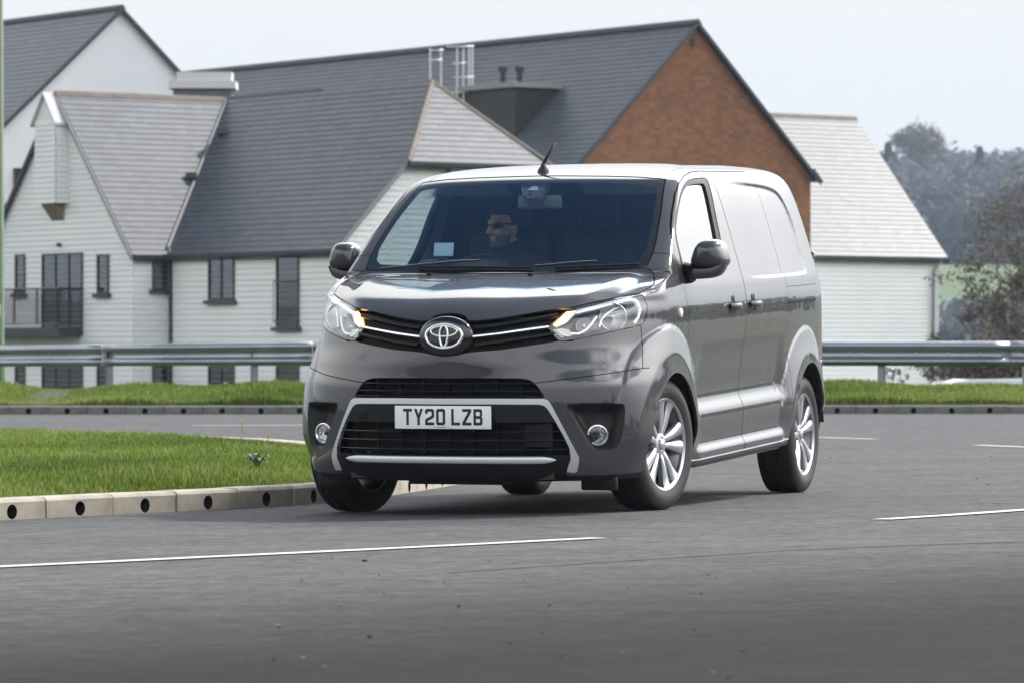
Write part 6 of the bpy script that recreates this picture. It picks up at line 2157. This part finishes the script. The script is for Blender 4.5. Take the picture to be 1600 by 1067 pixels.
mb = MB(); mb.tube([(-.75, 0, .24), (.75, 0, .24)], .035, 10)
mb.build("front_axle", RUBBER, van, True)
mb = MB(); mb.tube([(-.75, 2.925, .30), (.75, 2.925, .30)], .05, 10)
mb.build("rear_axle", RUBBER, van, True)
mb = MB(); mb.tube([(.42, 1.2, .235), (.50, 2.0, .21), (.55, 2.3, .18), (.52, 2.5, .2)], .028, 12)
to_body(mb.build("exhaust", DISC, van, True))
both_sides("bumper_deflector", MB().rbox((.72, -.56, .185), (.19, .05, .075), .012), BLACK)
mb = MB(); mb.box((0, -.66, .205), (.52, .12, .05)); to_body(mb.build("undertray", RUBBER, van))
_bk = [(-.86, .30), (.86, .30), (.90, .9), (.88, 1.15), (.78, 1.50), (.70, 1.68), (.55, 1.76), (-.55, 1.76), (-.70, 1.68), (-.78, 1.50), (-.88, 1.15), (-.90, .9)]
to_body(MB().prism(_bk, 1.55, 1.57, lambda a, b, c: (a, c, b)).build("bulkhead", pmat("bulkhead_dark", (.02, .021, .022), .8), van))
# sill trim below the doors
def side_strip(z0, y0, y1, h, dout, din, n=30):
    p3, n3 = [], []
    for y in np.linspace(y0, y1, n):
        h_ = BVH.ray_cast(Vector((3, y, z0)), Vector((-1, 0, 0)))
        nn = h_[1] if h_[1].x > 0 else -h_[1]
        p3.append(np.array(h_[0])); n3.append((nn.x, nn.y, 0))
    n3 = np.array(n3); n3 /= np.linalg.norm(n3, axis=1, keepdims=True)
    return strip_mb(np.array(p3), n3, h, dout, din)
both_sides("sill", side_strip(.222, .385, 2.45, .034, .004, -.06), BLACK)
both_sides("sill_bright_edge", side_strip(.2415, .385, 2.44, .006, .008, -.01), SATIN)

# ---- side details
both_sides("sliding_door_rail", side_strip(1.034, 2.405, 3.12, .026, .003, -.02), GAP, REAR[0])
both_sides("rail_seam", side_strip(1.1215, 2.395, 3.17, .005, .0006, -.01), GAP, REAR[0])
def handle(u, v, parents):
    p, n = hit(u, v)
    mb = MB()
    P = [p + np.array([0, -.085 + .17 * t, .0]) + n * (.008 + .030 * math.sin(math.pi * t)**.5) for t in np.linspace(0, 1, 12)]
    m2 = strip_mb(np.array(P), np.array([n] * 12), [.030 + .008 * math.sin(math.pi * t) for t in np.linspace(0, 1, 12)], .010, -.012)
    both_sides("door_handle", m2, PAINT, parents)
    for nm, dz, hh in (("handle_recess", .0, .050), ("lock_cap", .0, .024)):
        mb = MB(); seg = 24; vs = []
        for r, d in ((1.0, .0012), (.86, .0008), (.5, -.0002 if nm == "handle_recess" else .006), (.0, -.0003 if nm == "handle_recess" else .007)):
            for k in range(seg):
                q = 2 * math.pi * k / seg
                dd = (.085 if nm == "handle_recess" else .0)
                yy, zz = (.032 if nm == "handle_recess" else .02) * r * math.cos(q), (.062 if nm == "handle_recess" else .02) * r * math.sin(q)
                vs.append(p + np.array([0, yy, zz]) + n * d)
        fs = [(i * seg + k, i * seg + (k + 1) % seg, (i + 1) * seg + (k + 1) % seg, (i + 1) * seg + k) for i in range(3) for k in range(seg)]
        mb.add(vs, fs)
        if nm == "handle_recess": both_sides(nm, mb, GLOSSB, parents)
handle(1146, 479, DOORS); handle(1177, 475.5, SDOORS)
p, n = hit(1062.8, 489)
disc_part("side_repeater", p, n, [(0, .026), (.008, .024), (.013, .015), (.0145, 0)], pmat("repeater_lens", (.8, .78, .74), .1, coat=1), 20, FENDERS)
# fuel-flap free: rear lamp edge, hinges
TAIL = pmat("tail_lamp_red", (.35, .02, .025), .15, coat=1)
def rear_block(name, y, z0, z1, mat, w=.04, d=.05):
    mb = MB()
    h0 = BVH.ray_cast(Vector((3, y, (z0 + z1) / 2)), Vector((-1, 0, 0)))[0]
    mb.rbox((h0.x - d / 2 + (.006 if name != 'tail_lamp' else -.004), y, (z0 + z1) / 2), (d, w, z1 - z0), .012)
    return both_sides(name, mb, mat, None, True, R(40))
rear_block("tail_lamp", 3.385, .62, 1.06, TAIL, .14, .06)
for zz in (1.27, .62):
    rear_block("door_hinge", 3.33, zz - .045, zz + .045, GLOSSB, .05, .075)
# roof rail channels
for xx in (.66,):
    pass

# ---- mirrors
def mirror_parts():
    # shell: front view outline (x, z), swept in y with rounding
    cx, cz, hw, hh = 1.034, 1.338, .090, .079
    vs, nseg = [], 32
    rows = ((-.10, .02), (-.098, .35), (-.088, .62), (-.066, .84), (-.03, .97), (.02, 1.0), (.06, .985), (.064, .93), (.050, .90))
    for t, s in rows:
        for k in range(nseg):
            q = 2 * math.pi * k / nseg
            c, sn = math.cos(q), math.sin(q)
            e = .62
            px_, pz_ = np.sign(c) * abs(c)**e, np.sign(sn) * abs(sn)**e
            taper = 1 - .18 * pz_
            vs.append((cx + hw * s * px_ * taper + .010 * pz_ * (px_ < 0), .46 + t + .10 * (px_ * s * hw), cz + hh * s * pz_))
    n = len(rows)
    fs = [(i * nseg + k, i * nseg + (k + 1) % nseg, (i + 1) * nseg + (k + 1) % nseg, (i + 1) * nseg + k) for i in range(n - 1) for k in range(nseg)]
    fs.append(tuple(range(nseg - 1, -1, -1)))
    cap = MB(); cap.add(vs, fs)
    g = MB(); g.add(vs[(n - 1) * nseg:], [tuple(range(nseg))])
    P = resample(smooth_poly([(.895, .435, 1.236), (.94, .44, 1.236), (1.0, .445, 1.236), (1.05, .45, 1.240), (1.085, .455, 1.252), (1.108, .46, 1.285)], False, 2), 22)
    hts = np.interp(np.linspace(0, 1, 22), [0, .15, .5, .8, 1], [.074, .068, .060, .062, .04])
    m2 = strip_mb(P, np.array([(0, -1, 0)] * 22), list(hts), .058, -.050)
    bp_ = strip_mb(np.array([(.870, .50, 1.228), (.895, .44, 1.232), (.930, .40, 1.236), (.958, .395, 1.236)]), np.array([(.3, -1, 0)] * 4), [.13, .125, .108, .085], .050, -.045)
    return cap, g, m2, bp_
cap, gls, arm, bas = mirror_parts()
MIR = both_sides("door_mirror", cap, PAINT, DOORS, True, R(50))
# sub-parts sit under the door beside the shell (thing > part > sub-part)
both_sides("mirror_glass", gls, pmat("mirror_glass", (.8, .82, .84), .03, 1.0), DOORS, False)
both_sides("mirror_arm", arm, pmat("mirror_arm_grey", (.045, .045, .048), .3, .2, coat=.4), DOORS)
both_sides("mirror_base", bas, BLACK, DOORS)

# ---- wipers, washer jets, aerial, sensor pod
def wiper(p0, p1, arm_px, nm):
    a = np.array([hit(*p) for p in (p0, p1)])
    path = [hit(u, v) for u, v in resample([p0, ((p0[0] + p1[0]) / 2, (p0[1] + p1[1]) / 2 - .4), p1], 14)]
    p3 = np.array([q + n * .012 for q, n in path]); n3 = np.array([n for _, n in path])
    o = to_body(strip_mb(p3, n3, .007, .006, -.006).build("wiper_blade", RUBBER, van, True, R(40)))
    path = [hit(u, v) for u, v in resample(arm_px, 10)]
    p3 = np.array([q + n * .030 for q, n in path]); n3 = np.array([n for _, n in path])
    to_body(strip_mb(p3, n3, .011, .006, -.004).build("wiper_arm", GLOSSB, van, True, R(40)))
wiper((654, 420.5), (834, 421.5), [(598, 427), (660, 421), (716, 416), (752, 414.5)], 'a')
wiper((868, 421.5), (999, 416.5), [(838, 423.5), (880, 419.5), (912, 417), (934, 416)], 'b')
for u in (671, 829):
    p, n = hit(u, 430.5)
    m = MB(); m.rbox(tuple(p + n * .006), (.028, .022, .014), .005)
    to_body(m.build("washer_jet", BLACK, van, True, R(40)))
p, n = hit(849, 269.5)
m = MB(); m.lathe([(-.005, .034), (.012, .030), (.035, .014), (.050, .009)], 16, 'z', tuple(p))
aer = to_body(m.build("aerial_base", RUBBER, van, True, R(40)))
m = MB(); m.tube([p + np.array((0, 0, .045)), p + np.array((.055, .05, .165))], [.010, .0065], 8)
m.build("aerial_rod", RUBBER, aer, True)
sp = [hit(u, v) for u, v in ((815, 281), (857, 280), (849, 296), (841, 304.5), (834, 307), (824, 307), (817, 303), (814, 292))]
nm = np.mean([n for _, n in sp], 0); nm /= np.linalg.norm(nm); k = len(sp)
m = MB(); m.add([a - nm * .012 for a, _ in sp] + [a - nm * .06 for a, _ in sp], [tuple(range(k - 1, -1, -1)), tuple(range(k, 2 * k))] + [(i, (i + 1) % k, k + (i + 1) % k, k + i) for i in range(k)])
pod = to_body(m.build("camera_pod", pmat("pod_grey", (.055, .055, .065), .5), van))
sp = [hit(u, v)[0] - nm * .0112 for u, v in ((823, 295), (832, 288.5), (839, 288.5), (840.5, 295))]
m = MB(); m.add(sp, [(0, 1, 2, 3)]); m.build("camera_window", pmat("pod_window", (.35, .38, .42), .2), pod)
p, n = hit(828, 301)
m = MB(); m.lathe([(0, .012), (-.004, .008), (-.005, 0)], 16, 'y', tuple(p - nm * .010)); m.build("camera_lens", GLOSSB, pod, True)

# ---- cab interior
to_body(MB().rbox((0, .43, 1.14), (1.60, .62, .26), .08).build("dashboard", DASH, van, True, R(50)))
m = MB(); m.rbox((-.40, .60, 1.275), (.46, .30, .08), .035); to_body(m.build("instrument_hood", DASH, van, True, R(50)))
m = MB(); m.rbox((.0, .16, 1.20), (1.45, .26, .12), .05); to_body(m.build("dashboard_top", DASH, van, True, R(50)))
m = MB()
m.tube([(-.40 + .19 * math.cos(t), .86 + .07 * math.sin(t), 1.16 + .175 * math.sin(t)) for t in np.linspace(0, 2 * math.pi, 36, endpoint=False)], .016, 10, closed=True)
to_body(m.build("steering_wheel", RUBBER, van, True))
def seat(x):
    m = MB(); m.rbox((x, 1.12, .86), (.50, .52, .16), .06); a = to_body(m.build("seat_cushion", CLOTH, van, True, R(50)))
    m = MB(); m.rbox((x, 1.42, 1.17), (.48, .14, .58), .06, Matrix.Rotation(R(-9), 3, 'X')); to_body(m.build("seat_back", CLOTH, van, True, R(50)))
    m = MB(); m.rbox((x, 1.47, 1.55), (.27, .10, .17), .04); to_body(m.build("headrest", CLOTH, van, True, R(50)))
for x in (-.41, .12, .56): seat(x)
# rear-view mirror and sun visor
m = MB(); m.rbox((.02, .66, 1.625), (.25, .03, .075), .012); to_body(m.build("rear_view_mirror", pmat("rvm_grey", (.10, .11, .12), .4), van, True, R(40)))
for x in (-.42, .42):
    m = MB(); m.rbox((x, .83, 1.70), (.42, .02, .14), .009, Matrix.Rotation(R(62), 3, 'X')); to_body(m.build("sun_visor", TRIM, van, True, R(40)))
# inner pillar, door card and roof lining in pale grey trim
def lining(name, sh, fn, off):
    keep, _ = clip(sh, fn(sh.V))
    s2 = Shell(keep.V - keep.N * off, -keep.N, keep.F[:, :])
    F2 = []
    for f in s2.F:
        q = [int(i) for i in f if i >= 0][::-1]
        F2.append(q + [-1] * (6 - len(q)))
    s2.F = np.array(F2)
    return s2
for nm, sh in (("door_lining", fdoor), ("pillar_lining", islands(pillar)[0])):
    s2 = lining(nm, sh, lambda V: 1.18 - V[:, 2], .035)
    for mm, par in zip((False, True), DOORS if nm == "door_lining" else (van, van)):
        o = shell_mesh(nm, s2, TRIM, par, mirror=mm, rim=0)
        if par is van: to_body(o)
s2 = lining("roof_lining", roof, lambda V: V[:, 1] - 1.55, .03)
to_body(shell_mesh("roof_lining", s2, TRIM, van, both=True, rim=0))
phone = empty("phone_card", "pale blue card standing on the van dashboard behind the windscreen", "card")
phone.parent = None
_c = body2world([(-.455, .42, 1.372)])[0]
phone.location = _c; phone.rotation_euler = (R(-14), 0, -VAN_YAW)
MB().rbox((0, 0, 0), (.112, .010, .076), .004).build("card_sheet", pmat("card_pale_blue", (.36, .50, .60), .35), phone, True, R(40))
MB().rbox((0, .03, -.065), (.06, .06, .05), .004).build("card_stand", BLACK, phone, True, R(40))

# =================================================================== the driver
def ell(mb, c, r, rot=None, seg=18, ring=12):
    vs = [];
    for i in range(ring + 1):
        a = math.pi * i / ring
        for k in range(seg):
            q = 2 * math.pi * k / seg
            p = Vector((r[0] * math.sin(a) * math.cos(q), r[1] * math.sin(a) * math.sin(q), r[2] * math.cos(a)))
            if rot is not None: p = rot @ p
            vs.append((p.x + c[0], p.y + c[1], p.z + c[2]))
    fs = [(i * seg + k, (i + 1) * seg + k, (i + 1) * seg + (k + 1) % seg, i * seg + (k + 1) % seg) for i in range(ring) for k in range(seg)]
    mb.add(vs, fs)
def limb(mb, a, b, r0, r1):
    a, b = Vector(a), Vector(b); n = 6
    mb.tube([a.lerp(b, i / n) for i in range(n + 1)], [r0 + (r1 - r0) * i / n for i in range(n + 1)], 12)
    ell(mb, a, (r0, r0, r0)); ell(mb, b, (r1, r1, r1))
def remeshed(name, mb, mat, parent, vox, smooth=4):
    o = mb.build(name, mat, parent, True)
    r = o.modifiers.new("skin", 'REMESH'); r.mode = 'VOXEL'; r.voxel_size = vox; r.use_smooth_shade = True
    s = o.modifiers.new("soft", 'SMOOTH'); s.iterations = smooth; s.factor = .5
    return o
SKIN = pmat("skin", (.46, .27, .20), .5, sss=.1)
HAIR = pmat("dark_hair", (.022, .016, .012), .7)
SWEAT = pmat("dark_sweater", (.022, .024, .030), .9, noise=(120, .3))
person = empty("person", "driver in dark top and sunglasses with short beard behind the windscreen", "person")
_w = body2world([(-.385, 1.25, .90)])[0]
person.location = tuple(_w); person.rotation_euler = (0, 0, -VAN_YAW)
# local frame: origin on the seat, -y towards the bonnet, x to the van's left
HC = Vector((0, -.02, .585))                       # head centre
HR = Matrix.Rotation(R(-34), 3, 'Z') @ Matrix.Rotation(R(2), 3, 'X')     # turned towards the bend
hp = lambda x, y, z: HC + HR @ Vector((x, y, z))
def body_mb(g=0.0):
    m = MB()
    ell(m, (0, .07, .12), (.155 + g, .115 + g, .17 + g)); ell(m, (0, .06, .30), (.175 + g, .11 + g, .15 + g))
    limb(m, (-.15, .05, .37), (.15, .05, .37), .075 + g, .075 + g)
    for sx, el_, ha in ((-1, (-.29, -.16, .16), (-.185, -.385, .27)), (1, (.29, -.16, .16), (.185, -.385, .27))):
        limb(m, (sx * .19, .05, .37), el_, .058 + g, .045 + g); limb(m, el_, ha, .043 + g, .030 + g)
    for sx in (-1, 1):
        limb(m, (sx * .09, .02, .03), (sx * .14, -.42, .06), .085 + g, .062 + g); limb(m, (sx * .14, -.42, .06), (sx * .13, -.62, -.33), .058 + g, .042 + g)
    return m
mb = body_mb()
limb(mb, (0, .05, .40), hp(0, .025, -.08), .060, .056)
ell(mb, hp(0, .012, .028), (.074, .092, .095), HR); ell(mb, hp(0, -.030, -.040), (.060, .062, .075), HR); ell(mb, hp(0, -.055, -.088), (.034, .032, .028), HR)
ell(mb, hp(0, -.098, -.014), (.014, .020, .026), HR); ell(mb, hp(0, -.110, -.028), (.015, .014, .012), HR); ell(mb, hp(0, -.072, .030), (.058, .024, .018), HR)
ell(mb, hp(0, -.080, -.060), (.027, .016, .009), HR)
for sx in (-1, 1):
    ell(mb, hp(sx * .077, .018, -.012), (.010, .022, .034), HR); ell(mb, hp(sx * .042, -.062, -.022), (.024, .026, .024), HR)
    w0 = Vector((sx * .185, -.385, .27))
    ell(mb, w0 + Vector((sx * -.004, -.04, .02)), (.036, .045, .024))
    for f in range(4):
        b0 = w0 + Vector((sx * (.024 - .016 * f), -.075, .03 + .002 * f)); b1 = b0 + Vector((sx * .004, -.022, -.016)); b2 = b1 + Vector((0, .014, -.020))
        limb(mb, b0, b1, .0095, .009); limb(mb, b1, b2, .009, .008)
    limb(mb, w0 + Vector((sx * -.030, -.035, .03)), w0 + Vector((sx * -.050, -.065, .040)), .010, .008)
remeshed("body", mb, SKIN, person, .0065, 3)
sw = body_mb(.012)
limb(sw, (0, .05, .39), hp(0, .03, -.115), .075, .066)
remeshed("sweater", sw, SWEAT, person, .011, 4)
hr = MB(); n_, m_ = 28, 18
vs = []
for i in range(m_ + 1):
    a = R(112) * i / m_
    for k in range(n_):
        q = 2 * math.pi * k / n_
        x, y, z = .080 * math.sin(a) * math.cos(q), .098 * math.sin(a) * math.sin(q), .102 * math.cos(a)
        lim = .045 if y < -.02 else -.06
        if z < lim and y < .02: s = .90
        else: s = 1.0
        vs.append(hp(x * s, .014 + y * s, .030 + (z if s == 1.0 else z)))
hr.add(vs, [(i * n_ + k, (i + 1) * n_ + k, (i + 1) * n_ + (k + 1) % n_, i * n_ + (k + 1) % n_) for i in range(m_) for k in range(n_)])
hr.build("hair", HAIR, person, True)
bd_ = MB(); ell(bd_, hp(0, -.030, -.060), (.0625, .065, .066), HR); ell(bd_, hp(0, -.088, -.044), (.030, .013, .0065), HR)
ell(bd_, hp(0, -.058, -.094), (.036, .034, .028), HR)
bo = bd_.build("beard", pmat("beard_hair", (.14, .090, .068), .8), person, True)
# keep only the lower half of the jaw shell, open round the mouth
bmx = bmesh.new(); bmx.from_mesh(bo.data)
iv = HR.inverted()
kill = [v for v in bmx.verts if (iv @ (v.co - HC)).z > -.036 or ((iv @ (v.co - HC)) - Vector((0, -.095, -.060))).length < .012]
bmesh.ops.delete(bmx, geom=kill, context='VERTS'); bmx.to_mesh(bo.data); bmx.free()
gl_ = MB()
for sx in (-1, 1):
    pl = [hp(sx * (.037 + .033 * math.cos(t)), -.098 + .012 * abs(math.cos(t)) + (.026 if math.cos(t) > .6 else 0) * math.cos(t), .012 + .021 * math.sin(t)) for t in np.linspace(0, 2 * math.pi, 20, endpoint=False)]
    gl_.add(pl + [p + HR @ Vector((0, .006, 0)) for p in pl], [tuple(range(20)), tuple(range(39, 19, -1))] + [(i, (i + 1) % 20, 20 + (i + 1) % 20, 20 + i) for i in range(20)])
    gl_.tube([hp(sx * .066, -.080, .020), hp(sx * .079, -.02, .018), hp(sx * .080, .02, .010)], .004, 6)
gl_.tube([hp(-.012, -.103, .016), hp(.012, -.103, .016)], .004, 6)
gl_.build("sunglasses", GLOSSB, person)
